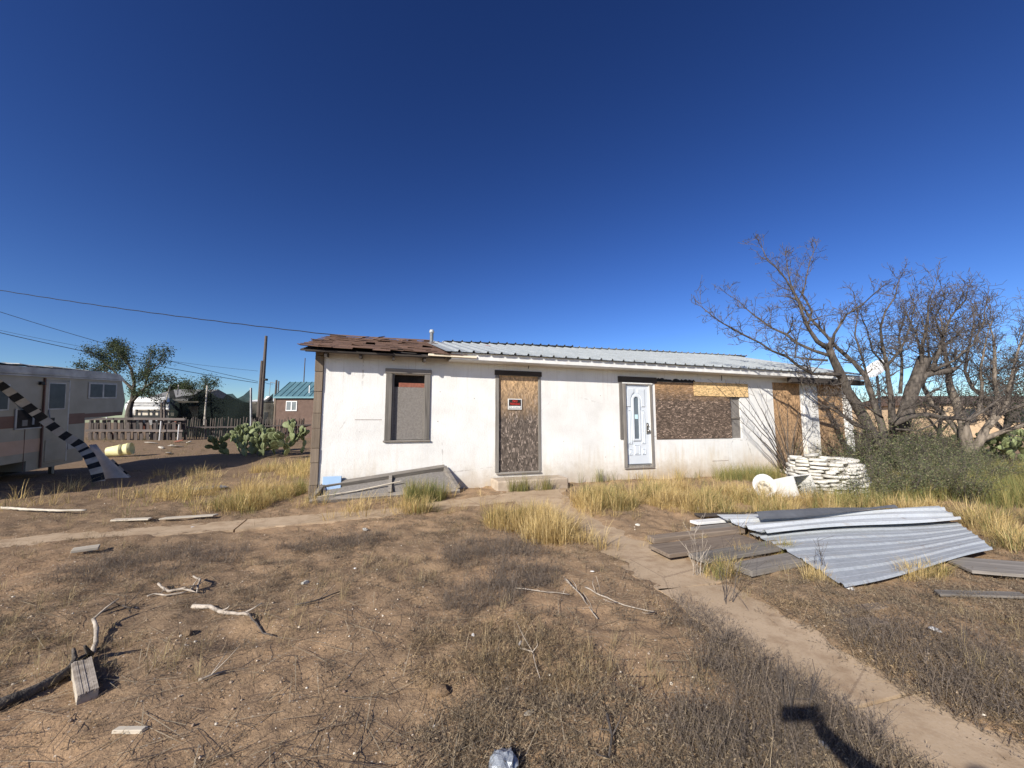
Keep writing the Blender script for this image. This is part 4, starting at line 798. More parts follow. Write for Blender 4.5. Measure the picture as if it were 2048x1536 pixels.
# ------------------------------------------------------------------ trees
def jit_line(a, b, n, j):
    P = [a.lerp(b, k / n) for k in range(n + 1)]
    for k in range(1, n): P[k] = P[k] + Vector((rj(j), rj(j), rj(j)))
    return P
class Tree:
    def __init__(s, minr=.0042): s.big = MB(); s.tw = MB(); s.tips = []; s.minr = minr
    def limb(s, P, r0, r1, sides=7, rough=.10):
        Q = [P[0]]
        for a, b in zip(P[:-1], P[1:]):
            n = max(1, int((b - a).length / .25)); Q += [a.lerp(b, k / n) + Vector((rj(.012), rj(.012), rj(.012))) for k in range(1, n + 1)]
        n = len(Q); rad = [(r0 + (r1 - r0) * (i / (n - 1)) ** .8) * (1 + rj(rough)) for i in range(n)]; s.big.tube(Q, rad, sides); return Q, rad
    def twig(s, p, d, L, r, lv, up=.25, wig=.35):
        n = max(2, int(L / .10)); n = min(n, 9); P = [p]; dd = d.normalized()
        for k in range(n):
            dd = (dd + Vector((rj(wig), rj(wig), rj(wig) + up * .12))).normalized(); P.append(P[-1] + dd * (L / n))
        rad = [max(s.minr, r * (1 - .75 * k / n)) for k in range(n + 1)]; s.tw.tube(P, rad, 3 if r < .012 else 4, False)
        if lv > 0:
            for k in range(1, n + 1):
                for _ in range(1 + (random.random() < .45)):
                    if random.random() < .82:
                        sd = Vector((rj(1), rj(1), rj(1) + up)).normalized(); nd = (dd * .55 + sd * .75).normalized(); s.twig(P[k], nd, L * random.uniform(.35, .62), rad[k] * .62, lv - 1, up, wig)
        else: s.tips.append((P[-1], dd))
    def clothe(s, Q, rad, start, per, L, lv, up=.35):
        n = len(Q)
        for i in range(1, n):
            if i / n < start: continue
            for _ in range(per):
                if random.random() < .72:
                    t = (Q[i] - Q[i - 1]).normalized(); sd = Vector((rj(1), rj(1), rj(.9) + up)).normalized(); s.twig(Q[i], (t * .5 + sd * .8), L * random.uniform(.5, 1.15) * (1.1 - .45 * i / n), min(rad[i] * .5, .02), lv, up)
        t = (Q[-1] - Q[-3]).normalized() if n > 3 else Vector((0, 0, 1)); s.twig(Q[-1], t, L * .6, rad[-1], lv, up)
def c6(x, y, Y): return at(1380 + x / 3.066, 460 + y / 3.066, Y)
def line6(pts, y0, y1): n = len(pts); return [c6(x, y, y0 + (y1 - y0) * i / (n - 1)) for i, (x, y) in enumerate(pts)]
random.seed(4); T = Tree(); BY = 10.4
limbs = [  # px polyline, depth at root, depth at tip, root radius, tip radius, twig length, levels
 ([(1190, 1480), (1150, 1330), (1060, 1140), (965, 985), (920, 880), (870, 780), (850, 725)], BY, BY - .5, .24, .11, .5, 0),
 ([(920, 890), (750, 880), (660, 830), (600, 780), (500, 740), (430, 690), (330, 645), (250, 600), (150, 540), (80, 480)], BY - .4, BY - 1.3, .075, .012, .62, 2),
 ([(855, 770), (760, 740), (650, 690), (590, 640), (500, 600), (400, 530), (300, 440), (225, 390)], BY - .5, BY + .6, .07, .010, .62, 2),
 ([(850, 730), (780, 680), (710, 570), (665, 440), (585, 300), (530, 230), (480, 190), (440, 110)], BY - .5, BY - .9, .085, .011, .62, 2),
 ([(720, 590), (745, 500), (690, 400), (715, 290), (740, 180), (775, 100)], BY - .6, BY + .1, .045, .009, .5, 2),
 ([(870, 720), (885, 640), (960, 520), (1060, 460), (1120, 400), (1180, 350)], BY - .4, BY - 1.2, .06, .010, .55, 2),
 ([(845, 800), (740, 795), (640, 780), (650, 700), (680, 590)], BY - .4, BY + .3, .05, .011, .4, 2),
 ([(1200, 1300), (1170, 1180), (1120, 1030), (1080, 900), (1000, 810), (900, 720), (830, 640), (750, 550), (690, 470), (640, 390), (605, 290), (590, 170)], BY + .3, BY + .9, .15, .011, .6, 2),
 ([(1250, 1250), (1240, 1100), (1215, 900), (1205, 820), (1180, 700), (1165, 600), (1200, 500), (1260, 410), (1285, 300)], BY + .2, BY - .3, .14, .012, .7, 2),
 ([(1208, 830), (1290, 740), (1345, 610), (1375, 480), (1350, 390)], BY + .1, BY + .9, .065, .010, .65, 2),
 ([(1290, 1230), (1345, 1040), (1385, 920), (1440, 780)], BY + .2, BY + .1, .27, .17, 0, 0),
 ([(1360, 980), (1440, 890), (1500, 870), (1600, 865)], BY + .15, BY - .1, .16, .10, .4, 1),
 ([(1425, 900), (1420, 720), (1455, 570), (1470, 430), (1500, 350)], BY + .1, BY - .6, .09, .010, .75, 2),
 ([(1480, 870), (1555, 650), (1600, 530), (1690, 430), (1705, 340)], BY, BY + .6, .085, .010, .75, 2),
 ([(1240, 1190), (1350, 1140), (1450, 1135), (1560, 1150), (1700, 1165), (1800, 1110), (1880, 1050)], BY - .2, BY - .6, .13, .03, .5, 2),
 ([(1120, 1240), (1000, 1190), (900, 1115), (800, 1070), (720, 1010), (680, 930)], BY - .2, BY - .8, .06, .009, .5, 2),
 ([(1080, 1220), (960, 1150), (880, 1080), (780, 1000), (740, 960)], BY - .1, BY - .2, .05, .009, .45, 2),
 ([(1290, 1000), (1300, 800), (1280, 650), (1320, 520), (1400, 420)], BY + .8, BY + 1.6, .07, .010, .7, 2),
 ([(1400, 860), (1520, 760), (1640, 640), (1700, 560)], BY + .3, BY + 1.2, .07, .010, .7, 2),
 ([(1180, 1150), (1080, 1080), (1000, 1060), (920, 1000)], BY - .3, BY - .9, .04, .008, .5, 2), ([(1230, 1200), (1300, 1110), (1420, 1060), (1540, 960)], BY - .3, BY - .8, .045, .008, .55, 2),
 ([(1200, 1240), (1100, 1260), (980, 1230), (880, 1180)], BY - .4, BY - 1.0, .04, .008, .5, 2), ([(1260, 1220), (1400, 1230), (1500, 1190), (1600, 1080)], BY - .3, BY - .9, .045, .008, .55, 2),
 ([(1100, 960), (1060, 800), (1010, 640), (1030, 500), (1000, 380)], BY + .5, BY + 1.3, .06, .010, .6, 2), ([(1215, 860), (1120, 740), (1080, 600), (1050, 520)], BY + .2, BY - .6, .05, .010, .6, 2),
 ([(1430, 820), (1390, 640), (1330, 520), (1290, 440)], BY + .3, BY + .9, .05, .009, .7, 2), ([(1550, 660), (1500, 540), (1560, 420), (1540, 340)], BY + .1, BY - .5, .045, .009, .7, 2),
 ([(1490, 860), (1620, 800), (1740, 700), (1800, 560), (1820, 420)], BY - .1, BY - .7, .06, .010, .75, 2)]
for P, ya, yb, r0, r1, L, lv in limbs:
    Q, rad = T.limb(line6(P, ya, yb), r0 * .68, r1 * .8, 9 if r0 > .12 else 6)
    if L: T.clothe(Q, rad, .15, 4, L, lv)
tb0 = c6(1190, 1480, BY); tree = empty('bare_tree', tb0, label='large leafless mesquite tree with leaning trunks beside the house end', cat='tree')
for m, nm, mt in ((T.big, 'trunk', 'bark'), (T.tw, 'crown', 'twig')): m.xf(Matrix.Translation(-tb0)); m.build(nm, mt, tree, smooth=(nm == 'trunk'))
# right bare tree
def c2_(x, y, Y): return at(1820 + x / 5.118, 660 + y / 5.118, Y)
def line2(pts, y0, y1): n = len(pts); return [c2_(x, y, y0 + (y1 - y0) * i / (n - 1)) for i, (x, y) in enumerate(pts)]
random.seed(9); T = Tree(); BY = 12.6
for P, ya, yb, r0, r1, L, lv in [
 ([(620, 1420), (615, 1290), (570, 1160), (545, 980), (480, 760), (400, 560), (390, 380), (340, 180), (330, 0), (300, -180)], BY, BY - .5, .32, .012, .8, 2),
 ([(580, 1200), (500, 1050), (430, 960), (330, 860), (220, 760), (130, 560), (200, 330), (180, 120), (120, -120)], BY, BY + .6, .16, .012, .75, 2),
 ([(630, 1250), (720, 1130), (800, 980), (870, 890), (900, 700), (860, 480), (870, 250), (850, 60), (780, -150)], BY, BY - .6, .2, .012, .85, 2),
 ([(800, 1000), (960, 820), (1020, 560), (1070, 330), (1110, 180), (1200, -60), (1250, -260)], BY - .2, BY - .4, .13, .012, .85, 2),
 ([(740, 1120), (950, 1040), (1150, 980), (1350, 900), (1500, 760), (1600, 520)], BY - .1, BY - .9, .14, .015, .8, 2),
 ([(870, 890), (780, 700), (640, 600), (560, 420), (600, 200), (660, -60), (640, -250)], BY - .1, BY + .9, .11, .012, .8, 2),
 ([(960, 830), (1180, 760), (1320, 560), (1350, 300), (1380, 100), (1450, -150)], BY - .2, BY + .5, .12, .012, .85, 2),
 ([(545, 980), (700, 860), (740, 640), (720, 420), (760, 180), (840, -100)], BY - .1, BY - .9, .1, .012, .8, 2)]:
    Q, rad = T.limb(line2(P, ya, yb), r0 * .62, r1 * .8, 9 if r0 > .12 else 6); T.clothe(Q, rad, .18, 4, L, lv)
tb0 = c2_(620, 1420, BY); tree = empty('bare_tree', tb0, label='second leafless mesquite with forked pale trunk before the tan building', cat='tree')
for m, nm, mt in ((T.big, 'trunk', 'bark_pale'), (T.tw, 'crown', 'twig')): m.xf(Matrix.Translation(-tb0)); m.build(nm, mt, tree, smooth=(nm == 'trunk'))
def leaf_cloud(tips, per, ls, cols, spread, flat=.5):
    n = len(tips) * per; P = np.repeat(np.array([tuple(t[0]) for t in tips]), per, 0) + RNG.normal(0, spread, (n, 3))
    e = RNG.normal(0, 1, (n, 3)); e /= np.linalg.norm(e, axis=1)[:, None]; g = np.cross(e, RNG.normal(0, 1, (n, 3))); g /= np.linalg.norm(g, axis=1)[:, None]; l = ls * RNG.uniform(.5, 1.3, (n, 1))
    V = np.stack([P - e * l * .5, P + g * l * .28, P + e * l * .5, P - g * l * .28], 1).reshape(-1, 3); o = (np.arange(n) * 4)[:, None]
    T_ = np.concatenate([o + np.array([[0, 1, 2]]), o + np.array([[0, 2, 3]])]); C = np.repeat(pal(n, cols, .3), 4, 0); return V, T_, C
def leafy_tree(name, base, label, limbs, per, ls, cols, L, spread=.12, trunk='bark', seed=1, lv=2):
    random.seed(seed); T = Tree(); e = empty(name, base, label=label, cat='tree')
    for P, r0, r1 in limbs:
        Q, rad = T.limb([p - base for p in P], r0, r1, 7); T.clothe(Q, rad, .35, 2, L, lv)
    T.big.build('trunk', trunk, e, smooth=True); cr = T.tw.build('crown', 'twig', e); V, T_, C = leaf_cloud(T.tips, per, ls, cols, spread); np_mesh('leaves', V, T_, C, 'blade', cr); return e
LC = [(.075, .095, .045), (.055, .075, .035), (.10, .12, .06), (.045, .06, .03)]
TY = 24
def A(x, y, d=0): return at(x, y, TY + d)
leafy_tree('leafy_tree', A(256, 862), 'spreading green mesquite tree rising behind the camper', [
 ([A(256, 862), A(258, 820), A(266, 795), A(268, 765), A(262, 735), A(240, 712)], .22, .03), ([A(262, 805), A(290, 775), A(296, 745), A(300, 715)], .11, .02), ([A(268, 780), A(240, 755), A(215, 730), A(190, 712)], .1, .02),
 ([A(290, 775), A(312, 760), A(330, 762)], .07, .02), ([A(266, 790), A(290, 792), A(310, 800)], .06, .02), ([A(262, 740, 1), A(250, 712, 1.5), A(228, 698, 2)], .06, .02), ([A(240, 755), A(205, 740), A(175, 735)], .06, .02), ([A(296, 745), A(318, 728), A(325, 712)], .05, .015)], 12, .10, LC, .8, .15, seed=3)
TY = 36
leafy_tree('leafy_tree', A(403, 850), 'small distant green tree behind the shade netting', [([A(403, 850), A(402, 810), A(405, 785), A(410, 770)], .2, .03), ([A(402, 812), A(388, 790), A(378, 775)], .1, .03), ([A(404, 800), A(420, 785), A(428, 775)], .1, .03)], 8, .13, LC, .9, .22, seed=5)
TY = 70
leafy_tree('leafy_tree', A(350, 850), 'far dark tree behind the grey roofed house', [([A(350, 850), A(350, 810), A(352, 785)], .3, .05), ([A(350, 815), A(365, 795), A(372, 785)], .2, .05), ([A(350, 815), A(338, 795)], .2, .05)], 8, .28, LC, 1.6, .4, seed=6)
TY = 15.5
GC = [(.03, .05, .022), (.045, .07, .03), (.02, .035, .016)]
leafy_tree('evergreen_tree', A(2010, 918), 'dark green evergreen growing behind the right bare tree', [([A(2010, 918), A(2015, 850), A(2020, 790), A(2030, 740)], .16, .03), ([A(2013, 870), A(1985, 835), A(1960, 820), A(1945, 815)], .09, .02), ([A(2015, 850), A(2050, 800), A(2080, 760)], .1, .02), ([A(2017, 830), A(1995, 790), A(1985, 765)], .08, .02), ([A(2020, 820), A(2060, 840), A(2095, 830)], .08, .02)], 8, .07, GC, .8, .12, seed=8)
leafy_tree('evergreen_tree', at(1878, 885, 16.5), 'low dark green bush tree between the two bare trees', [([at(1878, 885, 16.5), at(1880, 850, 16.5), at(1885, 815, 16.5)], .1, .03), ([at(1879, 865, 16.5), at(1855, 835, 16.4), at(1850, 815, 16.2)], .07, .02), ([at(1879, 865, 16.5), at(1905, 840, 16.6), at(1915, 820, 16.4)], .07, .02)], 4, .07, GC, .7, .13, seed=18)
# white dish behind the house end
ds = empty('satellite_dish', at(1766, 880, 14.8), label='small white dish on a post seen through the bare tree branches', cat='satellite dish'); dz = at(1766, 742, 14.8).z - ds.location.z
MB().tube([(0, 0, -.2), (0, 0, dz - .1)], .04, 8).build('mast', 'dull_metal', ds)
m = MB().lathe([(0, 0), (.2, .03), (.4, .11), (.56, .22), (.57, .22), (.41, .09), (.2, .01), (0, -.02)], 22); m.xf(Matrix.Scale(.72, 4)); m.build('reflector', 'white_paint', ds, loc=(0, -.1, dz), rot=(R(58), R(-10), R(-78)), smooth=True)
MB().tube([(0, -.1, dz - .4), (-.2, -.6, dz - .25)], .02, 5).build('feed_arm', 'white_paint', ds)

# ------------------------------------------------------------------ bare fan shrub by the wall, green weedy shrubs
def fan_shrub():
    random.seed(21); b = HW(11.75, -.45, .02); e = empty('bare_shrub', b, label='leafless shrub of straight grey stems fanned against the house wall', cat='shrub'); tw = Tree()
    tips = [(1425, 765), (1452, 772), (1476, 775), (1468, 830), (1500, 775), (1492, 850), (1522, 785), (1530, 830), (1552, 800), (1575, 815), (1600, 810), (1588, 860), (1625, 850), (1610, 880)]
    for x, y in tips:
        a, bb, c = ray(x, y); k = HN; t0 = (HW(0, -.42 + rj(.3), 0)).dot(k) / (Vector((a, bb, c)).dot(k)); tip = Vector((a * t0, bb * t0, EYE + c * t0)) - b
        s0 = Vector((rj(.12), rj(.08), 0)); mid = s0.lerp(tip, .45) + Vector((tip.x * -.10, 0, tip.z * .0 - .1)); P = [s0, s0.lerp(mid, .5) + Vector((0, 0, -.02)), mid, mid.lerp(tip, .5) + Vector((0, 0, .03)), tip]
        Q, rad = tw.limb(P, .017, .005, 5); tw.clothe(Q, rad, .35, 1, .35, 0, .8)
    tw.big.build('stem', 'bark', e, smooth=True); tw.tw.build('twigs', 'twig', e)
fan_shrub()
def weedy(seed, h, wid, nst, cols, leaves):
    random.seed(seed); st = MB(); tips = []
    for k in range(nst):
        a = random.uniform(0, 6.283); r_ = wid * math.sqrt(random.random()); p = Vector((math.cos(a) * r_ * .4, math.sin(a) * r_ * .4, -.03)); d = Vector((math.cos(a) * r_ * .9, math.sin(a) * r_ * .9, h * random.uniform(.5, 1.1) * (1.1 - .5 * r_ / wid))); P = [p]
        for j in range(6):
            P.append(p + d * ((j + 1) / 6) + Vector((rj(.04), rj(.04), .12 * math.sin(math.pi * (j + 1) / 7)))); 
            if j > 0:
                for _ in range(3): tips.append((P[-1] + Vector((rj(.09), rj(.09), rj(.08))), d))
        st.tube(P, [.006 - .0007 * j for j in range(7)], 3, False)
        for j in range(2, 7):
            for _ in range(2): q_ = P[j] + Vector((rj(.16), rj(.16), random.uniform(.0, .16))); st.tube([P[j], P[j].lerp(q_, .5) + Vector((rj(.02), rj(.02), 0)), q_], .0025, 3, False); tips.append((q_, d)); tips.append((P[j].lerp(q_, .5), d))
    V, T_, C = leaf_cloud(tips, leaves, .032, cols, .05); return st.mesh('stem', 'twig'), (V, T_, C)
WC = [(.13, .15, .07), (.18, .185, .095), (.095, .12, .055), (.24, .22, .125)]
protos = []
for sd, h, w_ in ((31, 1.15, .75), (32, .95, .85), (33, 1.35, .7)):
    sm_, lf = weedy(sd, h, w_, 50, WC, 3); lo = np_mesh('foliage', *lf, 'blade'); lm = lo.data; bpy.data.objects.remove(lo); protos.append((sm_, lm))
random.seed(40)
spots = [(1625, 1006, 'low green weeds at the foot of the white stone stack', .38), (1716, 1004, 'green weedy shrub half covering the white stone stack', .82), (1745, 965, 'green weedy shrub right of the white stone stack', 1.15), (1800, 1000, 'low green weedy shrub behind the corrugated sheets', .85), (1800, 935, 'green weedy shrub at the foot of the large bare tree', 1.2), (1860, 980, 'spreading green weedy shrub beyond the corrugated sheets', .95), (1640, 925, 'green weedy shrub against the boarded bay of the house', 1.4), (1700, 930, 'tall green weedy shrub between house end and large bare tree', 1.3), (1870, 930, 'green weedy shrub between the two bare trees', 1.1), (1590, 940, 'green weedy shrub beneath the fanned bare stems', 1.05), (1960, 965, 'pale green weedy shrub below the forked bare tree', .9), (1930, 1005, 'low pale weedy shrub near the right edge of the sheets', .7), (1730, 925, 'tall weedy shrub hiding the foot of the large bare tree', 1.45), (1775, 960, 'dense weedy shrub between stone stack and large bare tree', 1.2), (1845, 945, 'tall weedy shrub right of the large bare trunk', 1.25), (1910, 945, 'weedy shrub before the forked pale trunk', .95)]
for k, (x, y, lab, sc_) in enumerate(spots):
    p = G(x, y); e = empty('weedy_shrub', p, (0, 0, rj(3)), lab, 'shrub', 'weedy shrubs around the bare trees'); e.scale = (sc_, sc_, sc_ * random.uniform(.85, 1.05)); sm_, lm = protos[k % 3]; f = link('foliage', lm, e); link('stem', sm_, e)

for k, (x, y, l_, lab) in enumerate(((1640, 935, .9, 'brown leafless brush in front of the boarded bays'), (1705, 935, 1.15, 'brown tangled dead brush against the leaning trunks'), (1790, 930, 1.0, 'brown tangled dead brush right of the leaning trunks'), (1850, 925, .8, 'low brown dead brush between the two bare trees'))):
    random.seed(130 + k); T = Tree(.0035); b = G(x, y); e = empty('dead_brush', b, label=lab, cat='brush')
    for _ in range(16): T.twig(Vector((rj(.35), rj(.25), 0)), Vector((rj(.8), rj(.6), .8)), l_ * random.uniform(.6, 1.25), .009, 2, .3, .22)
    T.tw.build('stem', 'twig', e)

# ------------------------------------------------------------------ white stone stack and broken toilet
random.seed(50); sb = G(1655, 994); stack = empty('stone_planter', sb, label='round white planter of stacked flat limewashed stones beside green shrubs', cat='planter')
def stone_mesh(sd):
    random.seed(sd); bm = bmesh.new(); bmesh.ops.create_cube(bm, size=1); bmesh.ops.bevel(bm, geom=bm.edges[:], offset=.22, segments=2, affect='EDGES', profile=.6)
    for v in bm.verts: v.co = Vector((v.co.x * (1 + rj(.1)), v.co.y * (1 + rj(.1)), v.co.z + rj(.07)))
    me = bpy.data.meshes.new('stone'); bm.to_mesh(me); bm.free(); me.materials.append(MAT['lime_stone']); me.polygons.foreach_set('use_smooth', [True] * len(me.polygons)); return me
stm = [stone_mesh(60 + k) for k in range(6)]; random.seed(51); CR, ch = 13, .058
for r_ in range(CR):
    rad = .53 + .05 * math.sin(r_ / CR * 3.1) - .10 * (r_ / CR); a = random.uniform(0, 1)
    end = a + 6.28
    while a < end:
        w = random.uniform(.14, .30); th = a + w / rad / 2; hi = .06 * math.sin(th * 2 + 1.0) * r_ / CR - .05 * math.cos(th) * r_ / CR + .012 * math.sin(th * 9 + r_)
        if not (r_ == CR - 1 and random.random() < .45): o = link('stone', random.choice(stm), stack, (math.cos(th) * rad + rj(.012), math.sin(th) * rad + rj(.012), .02 + r_ * ch + hi + rj(.004)), (rj(.07), rj(.10), th + math.pi / 2 + rj(.12))); o.scale = (w * random.uniform(.95, 1.06), .22 + rj(.03), ch * random.uniform(.85, 1.12))
        a += w / rad
MB().lathe([(.0, .60), (.34, .57), (.36, .0)], 20).build('fill', 'concrete', stack)
tc = G(1532, 1001); tl = empty('toilet_bowl', tc, (R(4), R(-6), R(-28)), 'broken white toilet bowl lying in dry grass', 'toilet')
m = MB(); secs = []
for k, (z, a, b, cy) in enumerate(((0, .13, .17, .05), (.03, .125, .16, .05), (.15, .10, .12, .03), (.24, .15, .18, 0), (.33, .19, .24, -.02), (.38, .20, .255, -.03), (.395, .195, .25, -.03), (.39, .135, .18, -.04), (.30, .11, .14, -.03), (.2, .06, .07, -.02))): secs.append([(math.cos(t) * a, cy + math.sin(t) * b, z) for t in [2 * math.pi * i / 22 for i in range(22)]])
vs = [p for s_ in secs for p in s_]; m.add(vs, [(i * 22 + k, i * 22 + (k + 1) % 22, (i + 1) * 22 + (k + 1) % 22, (i + 1) * 22 + k) for i in range(len(secs) - 1) for k in range(22)]); m.xf(Matrix.Translation((0, 0, .17)) @ Matrix.Rotation(R(52), 4, 'X') @ Matrix.Translation((0, 0, -.12)) @ Matrix.Scale(.92, 4)); m.build('bowl', 'porcelain', tl, smooth=True)
m = MB().add([(math.cos(t) * .118, -.035 + math.sin(t) * .155, .315 + .01 * math.sin(3 * t)) for t in [2 * math.pi * k / 20 for k in range(20)]], [tuple(range(20))]); m.xf(Matrix.Translation((0, 0, .17)) @ Matrix.Rotation(R(52), 4, 'X') @ Matrix.Translation((0, 0, -.12)) @ Matrix.Scale(.92, 4)); m.build('dirt_fill', 'porcelain_dirty', tl)
MB().bbox(-.34, -.18, -.02, .2, .0, .17, .03).build('seat_shelf', 'porcelain', tl)
tt = empty('toilet_tank', G(1588, 1000), (R(0), R(6), R(-88)), 'broken white toilet tank with open stained end beside the bowl', 'toilet tank')
def tank():
    o1 = [(-.19, -.23), (.14, -.25), (.19, -.2), (.20, .2), (.15, .25), (-.19, .23)]; m = MB(); n = 6; o2 = [(x * .86, y * .88) for x, y in o1]
    L = [(o1, 0), ([(x * 1.07, y * 1.06) for x, y in o1], .42), ([(x * .95, y * .95) for x, y in o1], .42), (o2, .03)]
    m.add([(x, y, z) for o, z in L for x, y in o], [(a * n + i, a * n + (i + 1) % n, (a + 1) * n + (i + 1) % n, (a + 1) * n + i) for a in range(3) for i in range(n)] + [tuple(range(n - 1, -1, -1)), tuple(3 * n + i for i in range(n))]); return m
m = tank(); m.xf(Matrix.Translation((0, 0, .24)) @ Matrix.Rotation(R(18), 4, 'Z') @ Matrix.Rotation(R(68), 4, 'Y') @ Matrix.Translation((0, 0, -.2)) ); m.build('tank_shell', 'porcelain', tt)
m = MB().box(-.15, .15, -.2, .2, .045, .05); m.xf(Matrix.Translation((0, 0, .24)) @ Matrix.Rotation(R(18), 4, 'Z') @ Matrix.Rotation(R(68), 4, 'Y') @ Matrix.Translation((0, 0, -.2))); m.build('stained_inside', 'porcelain_dirty', tt)
m = MB().tube([(0.02, .05, .05), (.03, .05, .2), (.0, .02, .3)], .02, 7); m.xf(Matrix.Translation((0, 0, .24)) @ Matrix.Rotation(R(18), 4, 'Z') @ Matrix.Rotation(R(68), 4, 'Y') @ Matrix.Translation((0, 0, -.2))); m.build('flush_valve', 'black', tt)

# ------------------------------------------------------------------ sheet metal and boards
def sheet(name, L1, L2, R1, R2, nrib, amp, mat, label, lift, kind='trap', curl=0, warp=.045, nu=24):
    """patch between left edge L1-L2 and right edge R1-R2; ribs run left to right"""
    c0 = (L1 + L2 + R1 + R2) / 4; m = MB(); pv = []
    for k in range(nrib):
        if kind == 'trap': pv += [(k, 0), (k + .34, 0), (k + .38, .18), (k + .42, 0), (k + .72, 0), (k + .79, 1), (k + .91, 1)]
        else: pv += [(k + j / 6, .5 - .5 * math.cos(2 * math.pi * j / 6)) for j in range(6)]
    pv.append((nrib, 0)); nv = len(pv); vs = []; random.seed(len(label))
    ph = random.uniform(0, 6)
    for i in range(nu + 1):
        u = i / nu
        for (p, h) in pv:
            v = p / nrib; q = L1.lerp(R1, u).lerp(L2.lerp(R2, u), v); z = lift + h * amp + warp * math.sin(u * 5 + v * 4 + ph) * .5 + curl * (max(0, abs(v - .5) - .3) * 3) ** 2
            vs.append(Vector((q.x - c0.x, q.y - c0.y, q.z - c0.z + z)))
    m.add(vs, [(i * nv + k, i * nv + k + 1, (i + 1) * nv + k + 1, (i + 1) * nv + k) for i in range(nu) for k in range(nv - 1)]); o = m.build(name, mat, None, c0); o.modifiers.new('thickness', 'SOLIDIFY').thickness = .002; return tag(o, label, 'metal sheet')
def F(x, y, z=.03): p = G(x, y); return Vector((p.x, p.y, float(gbase(np.array([p.x]), np.array([p.y]))[0]) + z))
sheet('corrugated_sheet', F(1500, 1078), F(1692, 1192), F(1915, 1052), F(1988, 1118), 6, .017, 'galvanised', 'large grey ribbed metal sheet lying flat on the yard', .05)
sheet('corrugated_sheet', F(1435, 1052), F(1536, 1094), F(1880, 1034), F(1925, 1058), 3, .035, 'bright_metal', 'bright pale ribbed metal sheet overlapping the large grey sheet', .11, curl=.02)
sheet('curled_sheet', F(1508, 1056), F(1522, 1068), F(1780, 1038), F(1800, 1046), 1, .03, 'dull_metal', 'dull grey curled metal strip lying on the pale sheet', .17, 'sine')
def plank(quad, th, mat, label, z=.02, group=None, cat='plank', tilt=0, wf=.86):
    a, b, c, d = [F(*q, 0) for q in quad]       # left far, left near, right near, right far
    p0 = (a + b) / 2; p1 = (c + d) / 2; w = ((a - b).length + (c - d).length) / 2 * wf; L = (p1 - p0).length; m = MB().bbox(-L / 2, L / 2, -w / 2, w / 2, 0, th, .004); n = len(m.v)
    for i, v in enumerate(m.v):
        if abs(v[0]) > L / 2 - .02: m.v[i] = (v[0] + .02 * math.sin(v[1] * 40 + L * 9), v[1], v[2])
    ce = (p0 + p1) / 2; o = m.build('plank', mat, None, (ce.x, ce.y, z + ce.z), (0, tilt, math.atan2(p1.y - p0.y, p1.x - p0.x))); return tag(o, label, cat, group)
plank([(1380, 1066), (1402, 1074), (1490, 1064), (1470, 1056)], .05, 'grey_wood_x', 'grey plank with its end under the pale metal sheet', .03)
plank([(1297, 1085), (1306, 1094), (1490, 1072), (1475, 1065)], .06, 'brown_wood_x', 'narrow brown plank with broken end beside the pale sheet', .03)
plank([(1303, 1097), (1335, 1134), (1525, 1102), (1482, 1074)], .04, 'brown_wood_x', 'wide brown knotted board nearest the path bend', .035, tilt=.01, wf=.62)
plank([(1380, 1116), (1408, 1144), (1590, 1114), (1548, 1094)], .04, 'grey_wood_x', 'brown board partly covered by dry grass beside the metal sheet', .05, tilt=-.02, wf=.62)
plank([(1470, 1142), (1497, 1163), (1618, 1138), (1588, 1119)], .055, 'grey_wood_x', 'short thick grey plank tucked under the large metal sheet edge', .03)
plank([(1640, 1224), (1660, 1238), (1815, 1219), (1790, 1208)], .02, 'brown_wood_x', 'flat weathered board lying half buried below the metal sheets', .012)
plank([(1668, 1246), (1690, 1262), (1780, 1256), (1750, 1240)], .02, 'brown_wood_x', 'short weathered board half buried beside a longer buried board', .01)
plank([(1900, 1128), (1925, 1152), (2160, 1178), (2120, 1140)], .03, 'grey_wood_x', 'grey board poking from weeds right of the metal sheets', .04)
plank([(1870, 1192), (1880, 1200), (2050, 1206), (2048, 1196)], .02, 'grey_wood_x', 'thin grey lath lying in weeds below the metal sheets', .03)
plank([(1388, 1054), (1392, 1060), (1500, 1050), (1497, 1044)], .035, 'white_paint', 'narrow white trim board behind the pale metal sheet', .06)
plank([(1498, 1043), (1500, 1048), (1880, 1035), (1875, 1030)], .035, 'grey_wood_x', 'long grey lath lying behind the pile of metal sheets', .08)
plank([(1395, 1033), (1397, 1038), (1760, 1030), (1757, 1026)], .03, 'dark_wood_x', 'long dark lath behind the pile of metal sheets', .03)
plank([(222, 1046), (224, 1049), (300, 1046), (298, 1043)], .02, 'pale_wood_x', 'short pale lath lying beyond the left footpath', .04); plank([(322, 1043), (324, 1046), (432, 1038), (430, 1035)], .02, 'pale_wood_x', 'longer pale lath lying beyond the left footpath', .04)
plank([(222, 1475), (220, 1484), (280, 1484), (282, 1474)], .02, 'pale_wood_x', 'small pale wood offcut lying on bare dirt', .03)
plank([(145, 1108), (150, 1114), (205, 1106), (200, 1100)], .03, 'pale_wood_x', 'small pale splintered board among dead weeds', .04)
plank([(330, 985), (340, 990), (455, 978), (445, 972)], .02, 'dull_metal', 'flat grey sheet scrap at the edge of the camper shade', .02, cat='scrap')
